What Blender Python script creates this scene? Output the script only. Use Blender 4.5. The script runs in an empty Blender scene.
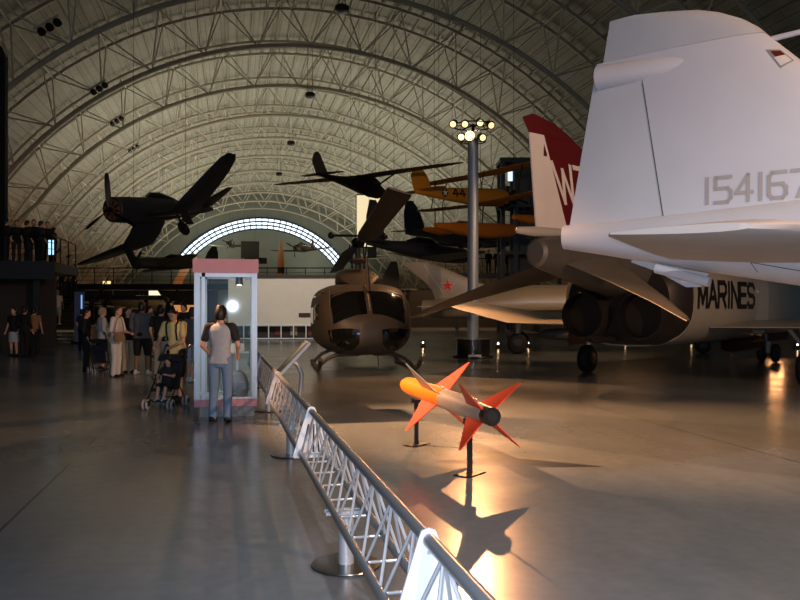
import bpy, bmesh, math, random
from mathutils import Vector as V, Matrix, Euler
from mathutils.bvhtree import BVHTree
random.seed(7)
SC = bpy.context.scene
COL = SC.collection
PI = math.pi
R = math.radians
CAMZ = 1.65
FPX = 780.0
YAW = math.atan((400 - 233) / FPX)          # the corridor runs along +Y; the camera is turned right of it
CY, SY = math.cos(YAW), math.sin(YAW)

def W(X, d, z=0.0):                          # lateral / forward distance seen from where the visitor stands -> hall coordinates
    return V((X * CY + d * SY, -X * SY + d * CY, z))
def P(px, py, d):
    return W((px - 400) / FPX * d, d, CAMZ + (308 - py) / FPX * d)
def DIR(X, d, z=0.0):
    return W(X, d, 0) + V((0, 0, z))
def HEAD(nx, nd):
    v = W(nx, nd, 0)
    return math.atan2(v.y, v.x)

# ---------------------------------------------------------------- materials
def S(h):
    h = h.lstrip('#')
    out = []
    for i in (0, 2, 4):
        c = int(h[i:i+2], 16) / 255
        out.append(c / 12.92 if c <= .04045 else ((c + .055) / 1.055) ** 2.4)
    return tuple(out) + (1,)
MATS = {}
def mat(name, col, rough=.5, metal=0., var=.0, scale=4., bump=0., spec=.5, stretch=None, coat=0.):
    if name in MATS: return MATS[name]
    m = bpy.data.materials.new(name); m.use_nodes = True
    nt = m.node_tree; b = nt.nodes['Principled BSDF']
    c = S(col) if isinstance(col, str) else col
    b.inputs['Base Color'].default_value = c
    b.inputs['Roughness'].default_value = rough
    b.inputs['Metallic'].default_value = metal
    b.inputs['Specular IOR Level'].default_value = spec
    b.inputs['Coat Weight'].default_value = coat
    if var or bump:
        tc = nt.nodes.new('ShaderNodeTexCoord')
        mp = nt.nodes.new('ShaderNodeMapping')
        if stretch: mp.inputs['Scale'].default_value = stretch
        no = nt.nodes.new('ShaderNodeTexNoise'); no.inputs['Scale'].default_value = scale
        no.inputs['Detail'].default_value = 6
        nt.links.new(tc.outputs['Object'], mp.inputs['Vector'])
        nt.links.new(mp.outputs['Vector'], no.inputs['Vector'])
        if var:
            mr = nt.nodes.new('ShaderNodeMapRange')
            mr.inputs['From Min'].default_value = .25; mr.inputs['From Max'].default_value = .75
            mr.inputs['To Min'].default_value = 1 - var; mr.inputs['To Max'].default_value = 1 + var
            vm = nt.nodes.new('ShaderNodeVectorMath'); vm.operation = 'SCALE'
            vm.inputs[0].default_value = c[:3]
            nt.links.new(no.outputs['Fac'], mr.inputs['Value'])
            nt.links.new(mr.outputs['Result'], vm.inputs['Scale'])
            nt.links.new(vm.outputs['Vector'], b.inputs['Base Color'])
        if bump:
            bp = nt.nodes.new('ShaderNodeBump'); bp.inputs['Strength'].default_value = bump
            bp.inputs['Distance'].default_value = .02
            nt.links.new(no.outputs['Fac'], bp.inputs['Height'])
            nt.links.new(bp.outputs['Normal'], b.inputs['Normal'])
    MATS[name] = m
    return m
def emit(name, col, strength):
    if name in MATS: return MATS[name]
    m = bpy.data.materials.new(name); m.use_nodes = True
    b = m.node_tree.nodes['Principled BSDF']
    b.inputs['Base Color'].default_value = (0.02, .02, .02, 1)
    b.inputs['Emission Color'].default_value = S(col)
    b.inputs['Emission Strength'].default_value = strength
    MATS[name] = m
    return m
def glassmat(name, tint=(1, 1, 1, 1), refl=.06):
    if name in MATS: return MATS[name]
    m = bpy.data.materials.new(name); m.use_nodes = True
    nt = m.node_tree
    for n in list(nt.nodes): nt.nodes.remove(n)
    o = nt.nodes.new('ShaderNodeOutputMaterial'); t = nt.nodes.new('ShaderNodeBsdfTransparent')
    g = nt.nodes.new('ShaderNodeBsdfGlossy'); g.inputs['Roughness'].default_value = .03
    fr = nt.nodes.new('ShaderNodeFresnel'); fr.inputs['IOR'].default_value = 1.45
    mx = nt.nodes.new('ShaderNodeMixShader'); t.inputs['Color'].default_value = tint
    nt.links.new(fr.outputs['Fac'], mx.inputs['Fac']); nt.links.new(t.outputs[0], mx.inputs[1])
    nt.links.new(g.outputs[0], mx.inputs[2]); nt.links.new(mx.outputs[0], o.inputs[0])
    MATS[name] = m
    return m

# ---------------------------------------------------------------- mesh building
class MB:
    def __init__(s): s.bm = bmesh.new()
    def box(s, c, size, rot=None):
        c = V(c); hx, hy, hz = size[0]/2, size[1]/2, size[2]/2
        vs = []
        for z in (-hz, hz):
            for x, y in ((-hx, -hy), (hx, -hy), (hx, hy), (-hx, hy)):
                p = V((x, y, z))
                if rot is not None: p = rot @ p
                vs.append(s.bm.verts.new(c + p))
        for f in ((3,2,1,0),(4,5,6,7),(0,1,5,4),(1,2,6,5),(2,3,7,6),(3,0,4,7)):
            s.bm.faces.new([vs[i] for i in f])
        return s
    def loft(s, rings, cap=True, closed=False):
        bm = s.bm
        rv = [[bm.verts.new(p) for p in r] for r in rings]
        n = len(rv[0]); m = len(rv)
        for i in range(m if closed else m - 1):
            a, b = rv[i], rv[(i + 1) % m]
            for k in range(n):
                bm.faces.new((a[k], a[(k+1) % n], b[(k+1) % n], b[k]))
        if cap and not closed:
            bm.faces.new(list(reversed(rv[0]))); bm.faces.new(rv[-1])
        return s
    def grid(s, rows):
        bm = s.bm
        rv = [[bm.verts.new(p) for p in r] for r in rows]
        for i in range(len(rv) - 1):
            for k in range(len(rv[0]) - 1):
                bm.faces.new((rv[i][k], rv[i][k+1], rv[i+1][k+1], rv[i+1][k]))
        return s
    def path(s, pts, r, n=8, cap=True, closed=False):
        pts = [V(p) for p in pts]
        rr = r if isinstance(r, (list, tuple)) else [r] * len(pts)
        up = None; rings = []
        for i, p in enumerate(pts):
            if closed: t = pts[(i+1) % len(pts)] - pts[i-1]
            elif i == 0: t = pts[1] - p
            elif i == len(pts) - 1: t = p - pts[i-1]
            else: t = (pts[i+1] - p).normalized() + (p - pts[i-1]).normalized()
            t.normalize()
            if up is None:
                up = V((0,0,1)) if abs(t.z) < .9 else V((1,0,0))
            a = t.cross(up)
            if a.length < 1e-4: a = t.cross(V((0, 1, 0)))
            a.normalize(); b = a.cross(t).normalized(); up = b
            rings.append([p + (a*math.cos(2*PI*k/n) + b*math.sin(2*PI*k/n)) * rr[i] for k in range(n)])
        return s.loft(rings, cap, closed)
    def tube(s, p, q, r0, r1=None, n=8):
        return s.path([p, q], [r0, r0 if r1 is None else r1], n)
    def lathe(s, o, ax, prof, n=20, cap=True):
        o = V(o); ax = V(ax).normalized()
        a = ax.cross(V((0,0,1)) if abs(ax.z) < .9 else V((1,0,0))).normalized(); b = ax.cross(a)
        rings = [[o + ax*t + (a*math.cos(2*PI*k/n) + b*math.sin(2*PI*k/n)) * max(r, 1e-4) for k in range(n)] for t, r in prof]
        return s.loft(rings, cap)
    def ball(s, c, r, n=12, m=8):
        c = V(c); r = r if isinstance(r, (tuple, list)) else (r, r, r)
        rings = []
        for i in range(m + 1):
            t = -PI/2 + PI * i / m
            q = max(math.cos(t), .01)
            rings.append([c + V((r[0]*q*math.cos(2*PI*k/n), r[1]*q*math.sin(2*PI*k/n), r[2]*math.sin(t))) for k in range(n)])
        return s.loft(rings)
    def prism(s, pts, off):                      # pts: 3-D outline, extruded by vector off
        off = V(off); a = [s.bm.verts.new(V(p)) for p in pts]; b = [s.bm.verts.new(V(p) + off) for p in pts]
        n = len(a)
        s.bm.faces.new(list(reversed(a))); s.bm.faces.new(b)
        for k in range(n): s.bm.faces.new((a[k], a[(k+1) % n], b[(k+1) % n], b[k]))
        return s
    def foil(s, secs, up=(0, 0, 1), n=7):        # secs: (leading edge point, chord, thickness); chord runs towards -x
        up = V(up); rings = []
        xs = [(1 - math.cos(PI * i / n)) / 2 for i in range(n + 1)]
        def th(x): return (1.4845*math.sqrt(x) - .63*x - 1.758*x*x + 1.4215*x**3 - .5075*x**4)
        for le, c, t in secs:
            le = V(le); ring = []
            for x in reversed(xs): ring.append(le + V((-x*c, 0, 0)) + up * (th(x) * t + .006))
            for x in xs[1:]: ring.append(le + V((-x*c, 0, 0)) - up * (th(x) * t + .006))
            rings.append(ring)
        return s.loft(rings)
    def fus(s, secs, n=20, e=2.0):               # secs: (x, z bottom, z top, half width [, exponent])
        rings = []
        for q in secs:
            x, zb, zt, hw = q[:4]; ee = q[4] if len(q) > 4 else e
            zc, hh = (zb+zt)/2, (zt-zb)/2; ring = []
            for k in range(n):
                t = 2*PI*k/n; c, d = math.cos(t), math.sin(t)
                ring.append(V((x, hw*math.copysign(abs(c)**(2/ee), c), zc + hh*math.copysign(abs(d)**(2/ee), d))))
            rings.append(ring)
        return s.loft(rings)
    def done(s, name, m=None, parent=None, smooth=True, ang=38):
        bm = s.bm
        bmesh.ops.recalc_face_normals(bm, faces=bm.faces)
        me = bpy.data.meshes.new(name); bm.to_mesh(me); bm.free()
        if smooth:
            me.polygons.foreach_set('use_smooth', [True] * len(me.polygons))
            me.set_sharp_from_angle(angle=R(ang))
        if m: me.materials.append(m)
        o = bpy.data.objects.new(name, me); COL.objects.link(o)
        if parent: o.parent = parent
        return o
def tag(o, label, cat, group=None, kind=None):
    o['label'] = label; o['category'] = cat
    if group: o['group'] = group
    if kind: o['kind'] = kind
    return o
def thing(name, label, cat, loc=(0, 0, 0), rz=0., group=None):
    o = bpy.data.objects.new(name, None); COL.objects.link(o); o.empty_display_size = .1
    o.location = loc; o.rotation_euler = (0, 0, rz)
    return tag(o, label, cat, group)
def struct(o, label=None):
    o['kind'] = 'structure'
    if label: o['label'] = label
    return o
def dup(root, loc=None, rz=None, label=None):
    def cp(o, par):
        c = o.copy(); COL.objects.link(c); c.parent = par
        for ch in list(o.children): cp(ch, c)
        return c
    r = cp(root, None)
    if loc is not None: r.location = loc
    if rz is not None: r.rotation_euler = (0, 0, rz)
    if label: r['label'] = label
    return r
def orient(o, pos, F, L):                        # F forward (+x), L left (+y), both hall vectors
    F = V(F).normalized(); L = V(L); L = (L - F * L.dot(F)).normalized(); U = F.cross(L)
    m = Matrix((F, L, U)).transposed().to_4x4(); m.translation = V(pos)
    o.rotation_mode = 'QUATERNION'
    o.location = m.translation; o.rotation_quaternion = m.to_quaternion()
def bvh(o):
    me = o.data
    return BVHTree.FromPolygons([v.co.copy() for v in me.vertices], [tuple(p.vertices) for p in me.polygons])
def onto(tree, rows, d, off, far=50.):           # drop a grid of points on a surface along d, lift it by off
    d = V(d).normalized(); out = []
    for r in rows:
        q = []
        for p in r:
            h = tree.ray_cast(V(p) - d * far, d)
            q.append((h[0] - d * off) if h[0] is not None else V(p))
        out.append(q)
    return out
# block lettering: strokes in a 1 x 1 cell
GL = {'M': [[(0,0),(0,1)],[(0,1),(.5,.15)],[(.5,.15),(1,1)],[(1,1),(1,0)]],
 'A': [[(0,0),(.5,1)],[(.5,1),(1,0)],[(.2,.35),(.8,.35)]],
 'R': [[(0,0),(0,1)],[(0,1),(.8,1)],[(.8,1),(1,.86)],[(1,.86),(1,.62)],[(1,.62),(.8,.48)],[(.8,.48),(0,.48)],[(.5,.48),(1,0)]],
 'I': [[(.5,0),(.5,1)]], 'N': [[(0,0),(0,1)],[(0,1),(1,0)],[(1,0),(1,1)]],
 'E': [[(0,0),(0,1)],[(0,1),(1,1)],[(0,.52),(.8,.52)],[(0,0),(1,0)]],
 'S': [[(1,.85),(.8,1)],[(.8,1),(.2,1)],[(.2,1),(0,.85)],[(0,.85),(0,.65)],[(0,.65),(.2,.52)],[(.2,.52),(.8,.48)],[(.8,.48),(1,.35)],[(1,.35),(1,.15)],[(1,.15),(.8,0)],[(.8,0),(.2,0)],[(.2,0),(0,.15)]],
 'W': [[(0,1),(.25,0)],[(.25,0),(.5,.85)],[(.5,.85),(.75,0)],[(.75,0),(1,1)]],
 'T': [[(0,1),(1,1)],[(.5,1),(.5,0)]],
 '1': [[(.5,0),(.5,1)]],
 '4': [[(.75,0),(.75,1)],[(.75,1),(0,.32)],[(0,.32),(1,.32)]],
 '5': [[(1,1),(.05,1)],[(.05,1),(.05,.56)],[(.05,.56),(.8,.56)],[(.8,.56),(1,.42)],[(1,.42),(1,.15)],[(1,.15),(.8,0)],[(.8,0),(0,0)]],
 '6': [[(.95,1),(.2,1)],[(.2,1),(0,.85)],[(0,.85),(0,.15)],[(0,.15),(.2,0)],[(.2,0),(.8,0)],[(.8,0),(1,.15)],[(1,.15),(1,.4)],[(1,.4),(.8,.54)],[(.8,.54),(0,.54)]],
 '7': [[(0,1),(1,1)],[(1,1),(.35,0)]]}
def letters(txt, w, h, gap, t, to3d, tree, d, off, slant=0.):
    mb = MB(); x0 = 0.
    for ch in txt:
        ww = w * (.35 if ch in '1I' else 1)
        for a, b in GL.get(ch, []):
            A = V((a[0]*ww, a[1]*h)); B = V((b[0]*ww, b[1]*h))
            u = (B - A).normalized(); n = V((-u.y, u.x)) * t/2; A = A - u*t*.45; B = B + u*t*.45
            rows = []
            for k in range(7):
                c = A.lerp(B, k/6)
                rows.append([to3d(x0 + (c+n).x, (c+n).y), to3d(x0 + c.x, c.y), to3d(x0 + (c-n).x, (c-n).y)])
            mb.grid(onto(tree, rows, d, off))
        x0 += ww + gap
    return mb
def star_pts(r, ri=.382):
    return [(r*(1 if k % 2 == 0 else ri)*math.sin(PI*k/5), r*(1 if k % 2 == 0 else ri)*math.cos(PI*k/5)) for k in range(10)]
def wheel(mb_t, mb_h, c, r, w, ax=(0, 1, 0)):
    c = V(c); ax = V(ax).normalized()
    mb_t.lathe(c - ax*w/2, ax, [(0, r*.55), (.0, r*.8), (w*.12, r*.94), (w*.3, r), (w*.7, r), (w*.88, r*.94), (w, r*.8), (w, r*.55)], 24)
    mb_h.lathe(c - ax*(w/2 + .008), ax, [(0, r*.2), (.0, r*.45), (.02, r*.56), (w - .004, r*.56), (w + .016, r*.45), (w + .016, r*.2)], 18)
def cables(root, pts, top=27.):
    mb = MB(); mw = root.matrix_basis
    inv = None
    bpy.context.view_layer.update()
    inv = root.matrix_world.inverted()
    for p in pts:
        w = root.matrix_world @ V(p)
        zt = -7.1 + math.sqrt(38.5**2 - (w.x - 7.25)**2) - .06; mb.tube(p, inv @ V((w.x, w.y, zt)), .012, n=5)
    return mb.done('suspension_cable', M_CABLE, root)
M_CABLE = mat('cable_steel', '#4a4a48', .5, .6)
# ================================================================ the hall
HX, RZ, RR = 7.25, -7.1, 38.5                    # axis of the vault, height of its centre, radius
YN, YF = -26., 203.
def vault(phi, r, y): return V((HX + r*math.sin(phi), y, RZ + r*math.cos(phi)))
def phi_at(z, r=RR): return math.acos((z - RZ)/r)

# floor: polished concrete with saw cuts
def floor_mat():
    m = bpy.data.materials.new('polished_concrete'); m.use_nodes = True
    nt = m.node_tree; b = nt.nodes['Principled BSDF']; L = nt.links.new; N = nt.nodes.new
    tc = N('ShaderNodeTexCoord')
    def noise(sc, det, stretch):
        mp = N('ShaderNodeMapping'); mp.inputs['Scale'].default_value = stretch
        no = N('ShaderNodeTexNoise'); no.inputs['Scale'].default_value = sc; no.inputs['Detail'].default_value = det
        L(tc.outputs['Object'], mp.inputs['Vector']); L(mp.outputs['Vector'], no.inputs['Vector']); return no.outputs['Fac']
    def ramp(s, lo, hi, a, bb):
        r = N('ShaderNodeMapRange'); r.inputs[1].default_value = lo; r.inputs[2].default_value = hi
        r.inputs[3].default_value = a; r.inputs[4].default_value = bb; L(s, r.inputs[0]); return r.outputs[0]
    def mul(a, bb):
        q = N('ShaderNodeMath'); q.operation = 'MULTIPLY'; L(a, q.inputs[0]); L(bb, q.inputs[1]); return q.outputs[0]
    v = mul(ramp(noise(.35, 8, (1, 1, 1)), .3, .7, .86, 1.12), ramp(noise(9, 6, (1, 1, 1)), .3, .7, .93, 1.07))
    v = mul(v, ramp(noise(1.2, 5, (2.5, .6, 1)), .3, .7, .93, 1.06))
    sx = N('ShaderNodeSeparateXYZ'); L(tc.outputs['Object'], sx.inputs[0])
    for ax, off, per in ((0, 1.69, 7.6),):
        a = N('ShaderNodeMath'); a.operation = 'ADD'; a.inputs[1].default_value = off + per*50; L(sx.outputs[ax], a.inputs[0])
        p = N('ShaderNodeMath'); p.operation = 'PINGPONG'; p.inputs[1].default_value = per/2; L(a.outputs[0], p.inputs[0])
        v = mul(v, ramp(p.outputs[0], .008, .016, .35, 1.))
    vm = N('ShaderNodeVectorMath'); vm.operation = 'SCALE'; vm.inputs[0].default_value = (.16, .183, .197)
    L(v, vm.inputs['Scale']); L(vm.outputs[0], b.inputs['Base Color'])
    L(ramp(noise(.8, 8, (1, 1, 1)), .3, .7, .17, .27), b.inputs['Roughness'])
    b.inputs['Specular IOR Level'].default_value = .5
    return m
f = MB(); f.grid([[(x, y, 0) for x in (-34, 48)] for y in (YN, YF)])
struct(f.done('floor', floor_mat(), smooth=False))

def deck_mat():
    m = mat('roof_deck', '#b3ad98', .8)
    nt = m.node_tree; b = nt.nodes['Principled BSDF']; L = nt.links.new; N = nt.nodes.new
    uv = N('ShaderNodeUVMap')
    br = N('ShaderNodeTexBrick'); br.inputs['Scale'].default_value = 1.
    br.inputs['Brick Width'].default_value = 3.0; br.inputs['Row Height'].default_value = .775
    br.inputs['Mortar Size'].default_value = .035
    br.inputs['Color1'].default_value = (.42, .415, .335, 1); br.inputs['Color2'].default_value = (.36, .355, .285, 1)
    br.inputs['Mortar'].default_value = (.2, .19, .155, 1)
    L(uv.outputs[0], br.inputs['Vector']); L(br.outputs['Color'], b.inputs['Base Color'])
    return m
bm = bmesh.new(); uvl = bm.loops.layers.uv.new('UVMap')
p0 = phi_at(13.); nseg = 72
for i in range(nseg):
    a, c = -p0 + 2*p0*i/nseg, -p0 + 2*p0*(i+1)/nseg
    vs = [bm.verts.new(vault(a, RR, YN)), bm.verts.new(vault(c, RR, YN)), bm.verts.new(vault(c, RR, YF)), bm.verts.new(vault(a, RR, YF))]
    fc = bm.faces.new(vs)
    for lp, (u, vv) in zip(fc.loops, ((a*RR, YN), (c*RR, YN), (c*RR, YF), (a*RR, YF))): lp[uvl].uv = (vv, u)
me = bpy.data.meshes.new('ceiling'); bm.to_mesh(me); bm.free(); me.materials.append(deck_mat())
o = bpy.data.objects.new('ceiling', me); COL.objects.link(o); struct(o)

M_CONC = mat('wall_concrete', '#a08f78', .85, var=.1, scale=.4)
M_ENDW = mat('end_wall_paint', '#838a80', .85, var=.08, scale=.5)
M_DARK = mat('dark_void', '#0c0b0a', .7)
for side, nm in ((-1, 'wall_left'), (1, 'wall_right')):
    p1 = phi_at(0.); mb = MB()
    mb.grid([[vault(side*(p0 + (p1-p0)*i/8), RR, y) for y in (YN, YF)] for i in range(9)])
    struct(mb.done(nm, M_CONC))
mb = MB(); pts = [vault(-phi_at(0) + 2*phi_at(0)*i/60, RR, YF) for i in range(61)]
mb.prism(pts, (0, .4, 0)); struct(mb.done('wall_back', M_ENDW, smooth=False))
# arched daylight window in the end wall
RO, ZC = 25.9, -1.2
mb = MB(); am = math.asin(20.6/RO)
rows = [[V((HX + (RO - k*2.8)*math.sin(a), YF - .25, ZC + (RO - k*2.8)*math.cos(a))) for k in (0, 1)] for a in [-am + 2*am*i/40 for i in range(41)]]
mb.grid(rows)
win = struct(mb.done('window_1', emit('daylight', '#dff0ff', 2.6)))
mb = MB()
for k in (0, .33, .66, 1.):
    mb.path([V((HX + (RO - k*2.8)*math.sin(a), YF - .35, ZC + (RO - k*2.8)*math.cos(a))) for a in [-am + 2*am*i/40 for i in range(41)]], .2 if k in (0, 1.) else .2, 4)
for i in range(31):
    a = -am + 2*am*i/30
    mb.tube(V((HX + RO*math.sin(a), YF-.35, ZC + RO*math.cos(a))), V((HX + (RO-2.8)*math.sin(a), YF-.35, ZC + (RO-2.8)*math.cos(a))), .13, n=4)
mb.done('window_frame', mat('window_steel', '#3c444a', .5, .3), win)

M_TRUSS = mat('truss_paint', '#b3ab98', .6)
M_WEB = mat('web_paint_lit', '#dcd4c0', .55)  # uplight on the web bars put into a paler truss paint
M_PURL = mat('purlin_paint', '#aaa48f', .65)
tr = None
NB = 17; A1 = R(72)
def truss_parts():
    step = 2*A1/NB; rb = 33.75; rt = 38.0
    def bot(i): 
        a = -A1 + step*(i + .5); return vault(a, rb + 2.2*max(0, abs(a)/A1 - .75)*4, 0)
    def top(i, s):
        a = -A1 + step*i; return vault(a, rt, s*2.1)
    b = MB(); b.path([vault(-A1 + 2*A1*i/48, rb + 2.2*max(0, abs(-A1 + 2*A1*i/48)/A1 - .75)*4, 0) for i in range(49)], .23, 8)
    t = MB()
    for s in (-1, 1): t.path([vault(-A1 + 2*A1*i/48, rt, s*2.1) for i in range(49)], .16, 6)
    w = MB()
    for i in range(NB):
        for s in (-1, 1):
            w.tube(bot(i), top(i, s), .075, n=5); w.tube(bot(i), top(i+1, s), .075, n=5)
    for i in range(NB + 1): w.tube(top(i, -1), top(i, 1), .08, n=5)
    return b, t, w
b, t, w = truss_parts()
tr = bpy.data.objects.new('roof_truss', None); COL.objects.link(tr); tr.location = (0, 74.6, 0); struct(tr)
b.done('bottom_chord', M_TRUSS, tr); t.done('top_chord', M_TRUSS, tr); w.done('web', M_WEB, tr)
for k in range(-6, 10):
    if k: dup(tr, (0, 74.6 + 13.75*k, 0))
pb = MB(); pb.box((0, (YN+YF)/2, 0), (.13, YF - YN, .27))
po = struct(pb.done('roof_purlin', M_PURL, smooth=False))
npur = 59; first = True
for i in range(npur):
    a = -p0 + .01 + (2*p0 - .02)*i/(npur-1)
    q = po if i == 0 else po.copy()
    if i: COL.objects.link(q)
    c = vault(a, RR - .15, 0); q.location = c; q.rotation_euler = (0, a, 0)
# air nozzles along the lower wall
nz = None
M_NOZ = mat('nozzle_dark', '#2d2622', .6)
for k in range(16):
    y = 40 + k*9.0; a = -phi_at(10.6)
    if nz is None:
        m1 = MB(); m1.lathe((0, 0, 0), (1, 0, 0), [(0, .62), (.35, .55), (.35, .42), (.1, .4)], 14)
        nz = m1.done('air_nozzle', M_NOZ); tag(nz, 'round dark air nozzle in the row along the lower left wall', 'air nozzle', 'air nozzles along the left wall'); q = nz
    else: q = nz.copy(); COL.objects.link(q)
    q.location = vault(a, RR - .035, y); q.rotation_euler = (0, PI/2 + a, 0)
# big round ducts that follow the arch on the left
M_DUCT = mat('duct_metal', '#a59a86', .55, .2)
def duct(y, a0, a1, r, rad, label):
    mb = MB(); pts = [vault(R(a0 + (a1-a0)*i/16), rad, y) for i in range(17)]
    mb.path(pts, r, 14)
    o = mb.done('air_duct', M_DUCT); tag(o, label, 'duct', None)
    m2 = MB()
    for i in (0, 4, 8, 12, 16): 
        t = (pts[min(i+1, 16)] - pts[max(i-1, 0)]).normalized()
        m2.lathe(pts[i] - t*.06, t, [(0, r), (0, r+.05), (.12, r+.05), (.12, r)], 16)
    m2.done('duct_collar', M_DUCT, o)
    m2 = MB()
    for i in (3, 8, 13):
        q = pts[i]; u = (q - V((HX, y, RZ))).normalized(); m2.tube(q + u*r*.8, V((HX, y, RZ)) + u*(RR - .06), .04, n=5)
    m2.done('hanger_rod', M_CABLE, o)
duct(40.2, -60, -34, .55, 36.6, 'fat round air duct bending along the left of the vault, the lower of two')
duct(26.5, -58, -22, .5, 36.6, 'dim brown round air duct along the top left of the vault, the nearer of two')

# hanging black speakers at the crown and small lamp clusters on the left
M_BLK = mat('black_plastic', '#0a0a0a', .5)
def crown_speaker(px, py, d, s, label):
    t = thing('ceiling_speaker', label, 'loudspeaker', P(px, py, d), 0, 'black speakers under the crown of the vault')
    m = MB(); m.lathe((0, 0, -.35*s), (0, 0, 1), [(0, .45*s), (.1*s, .62*s), (.55*s, .62*s), (.7*s, .4*s)], 12); m.done('housing', M_BLK, t)
    m = MB()
    top = math.sqrt(RR**2 - (t.location.x - HX)**2) + RZ - t.location.z
    for q in (-.3, .3): m.tube((q*s, 0, .3*s), (q*s, 0, top - .2), .03, n=5)
    m.done('drop_rod', M_CABLE, t)
crown_speaker(342, 9, 64, .95, 'largest black speaker under the crown, near the top edge of the photo')
crown_speaker(310, 95, 88, .9, 'black speaker under the crown, second from the top')
crown_speaker(291, 143, 112, .9, 'black speaker under the crown, third from the top')
crown_speaker(279, 174, 140, .9, 'smallest black speaker under the crown, farthest down the hall')
def lamp_cluster(px, py, d, label):
    p = P(px, py, d); t = thing('lamp_cluster', label, 'lamp', p, 0, 'unlit lamp clusters on the left of the vault')
    m = MB(); m.box((0, 0, .12), (1.5, .3, .12), None); m.done('bracket', M_TRUSS, t)
    for k in (-1, 0, 1):
        m = MB(); m.lathe((k*.48, 0, .06), (0, -.45, -1), [(0, .12), (.2, .22), (.36, .22)], 10); m.done('lamp_head', M_BLK, t)
    dr = (vault(0, 0, p.y) - p).normalized(); t.rotation_euler = (0, R(-35), 0)
lamp_cluster(48, 25, 42, 'cluster of three dark lamps on the brown duct, nearest of its row')
lamp_cluster(98, 87, 57, 'cluster of three dark lamps, second of the row on the left vault')
lamp_cluster(116, 120, 72, 'cluster of three dark lamps, third of the row on the left vault')
lamp_cluster(133, 148, 88, 'cluster of three dark lamps, fourth and farthest of the row on the left vault')

# ================================================================ camera, world, light
cd = bpy.data.cameras.new('camera'); cam = bpy.data.objects.new('camera', cd); COL.objects.link(cam)
cam.location = (0, 0, CAMZ); cam.rotation_euler = (PI/2, 0, -YAW)
cd.sensor_width = 36; cd.lens = FPX*36/800; cd.shift_y = .01; cd.clip_end = 500; cd.clip_start = .05
SC.camera = cam
SC.view_settings.view_transform = 'Standard'; SC.view_settings.look = 'None'
SC.view_settings.exposure = 0; SC.view_settings.gamma = 1; SC.view_settings.use_curve_mapping = False
wd = bpy.data.worlds.new('world'); SC.world = wd; wd.use_nodes = True
wd.node_tree.nodes['Background'].inputs[0].default_value = (.52, .72, 1.0, 1)
wd.node_tree.nodes['Background'].inputs[1].default_value = .48
SC.cycles.use_denoising = True
SC.cycles.max_bounces = 6; SC.cycles.diffuse_bounces = 3; SC.cycles.glossy_bounces = 4; SC.cycles.transparent_max_bounces = 12
SC.cycles.sample_clamp_indirect = 6.
def light(kind, name, loc, col, power, **k):
    l = bpy.data.lights.new(name, kind); o = bpy.data.objects.new(name, l); COL.objects.link(o)
    o.location = loc; l.energy = power; l.color = S(col)[:3]
    tgt = k.pop('to', None)
    for a, b in k.items(): setattr(l, a, b)
    if tgt is not None: o.rotation_euler = (V(tgt) - V(loc)).to_track_quat('-Z', 'Y').to_euler()
    return o
# uplights on both sides of the vault
for sx in (-1, 1):
    u = light('AREA', 'uplight', (HX + sx*13, 142, 8.5), '#fff9e6', 8700 if sx < 0 else 7900, shape='RECTANGLE', size=1.4, size_y=112)
    u.rotation_euler = (PI, 0, 0)
# light of the photographer's own flash
light('POINT', 'camera_flash', (-.02, .02, CAMZ + .06), '#dfe8ff', 760, shadow_soft_size=.05)
# ================================================================ guard rail along the walkway
M_ALU = mat('brushed_aluminium', '#b9bdc1', .35, .4, var=.08, scale=30)
M_ALUD = mat('rail_tube_grey', '#7b7f82', .3, .35)
M_PLATE = mat('end_plate_white', '#d5dade', .45, .1)
RU = math.atan((217 - 400)/FPX)
def RP(t, lat, z):                               # along the rail, sideways, up
    return W(t*math.sin(RU) + lat*math.cos(RU), t*math.cos(RU) - lat*math.sin(RU), z)
RROT = -YAW - RU                                  # rotation about z that turns +Y into the rail direction
ZB, ZT, HW2, LS, NP = .385, .745, .10, 3.88, 9
def truss_section(stripes):
    parts = []
    for x, z, r in ((-HW2, ZB, .025), (HW2, ZB, .025), (0, ZT, .028)):
        m = MB(); m.tube((x, .012, z), (x, LS - .02, z), r, n=12); parts.append(('chord', m, M_ALUD))
    m = MB(); st = LS/NP
    for i in range(NP + 1):
        y = min(max(i*st, .03), LS - .03)
        m.tube((-HW2, y, ZB), (HW2, y, ZB), .008, n=6)
        if i < NP:
            for s in (-1, 1):
                m.tube((s*HW2, i*st + .03, ZB), (0, (i+.5)*st, ZT), .008, n=6)
                m.tube((0, (i+.5)*st, ZT), (s*HW2, (i+1)*st - .03, ZB), .008, n=6)
    parts.append(('lattice', m, M_ALU))
    return parts
def end_plate():
    m = MB(); bm = m.bm
    pts = [(-.165, ZB - .03)]
    pts += [(-.040, ZT + .005), (-.028, ZT + .034), (0, ZT + .044), (.028, ZT + .034), (.040, ZT + .005), (.165, ZB - .03), (.15, ZB - .045), (-.15, ZB - .045)]
    m.prism([(x, -.006, z) for x, z in pts], (0, .012, 0))
    return m
rail_label = ['silver lattice guard rail section at the bottom edge, nearest the camera', 'silver lattice guard rail section between the first and second white plates',
    'silver lattice guard rail section beside the woman at the case', 'silver lattice guard rail section running along behind the display case', 'far silver lattice guard rail section behind the tilted info panel']
meshes = None
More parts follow.
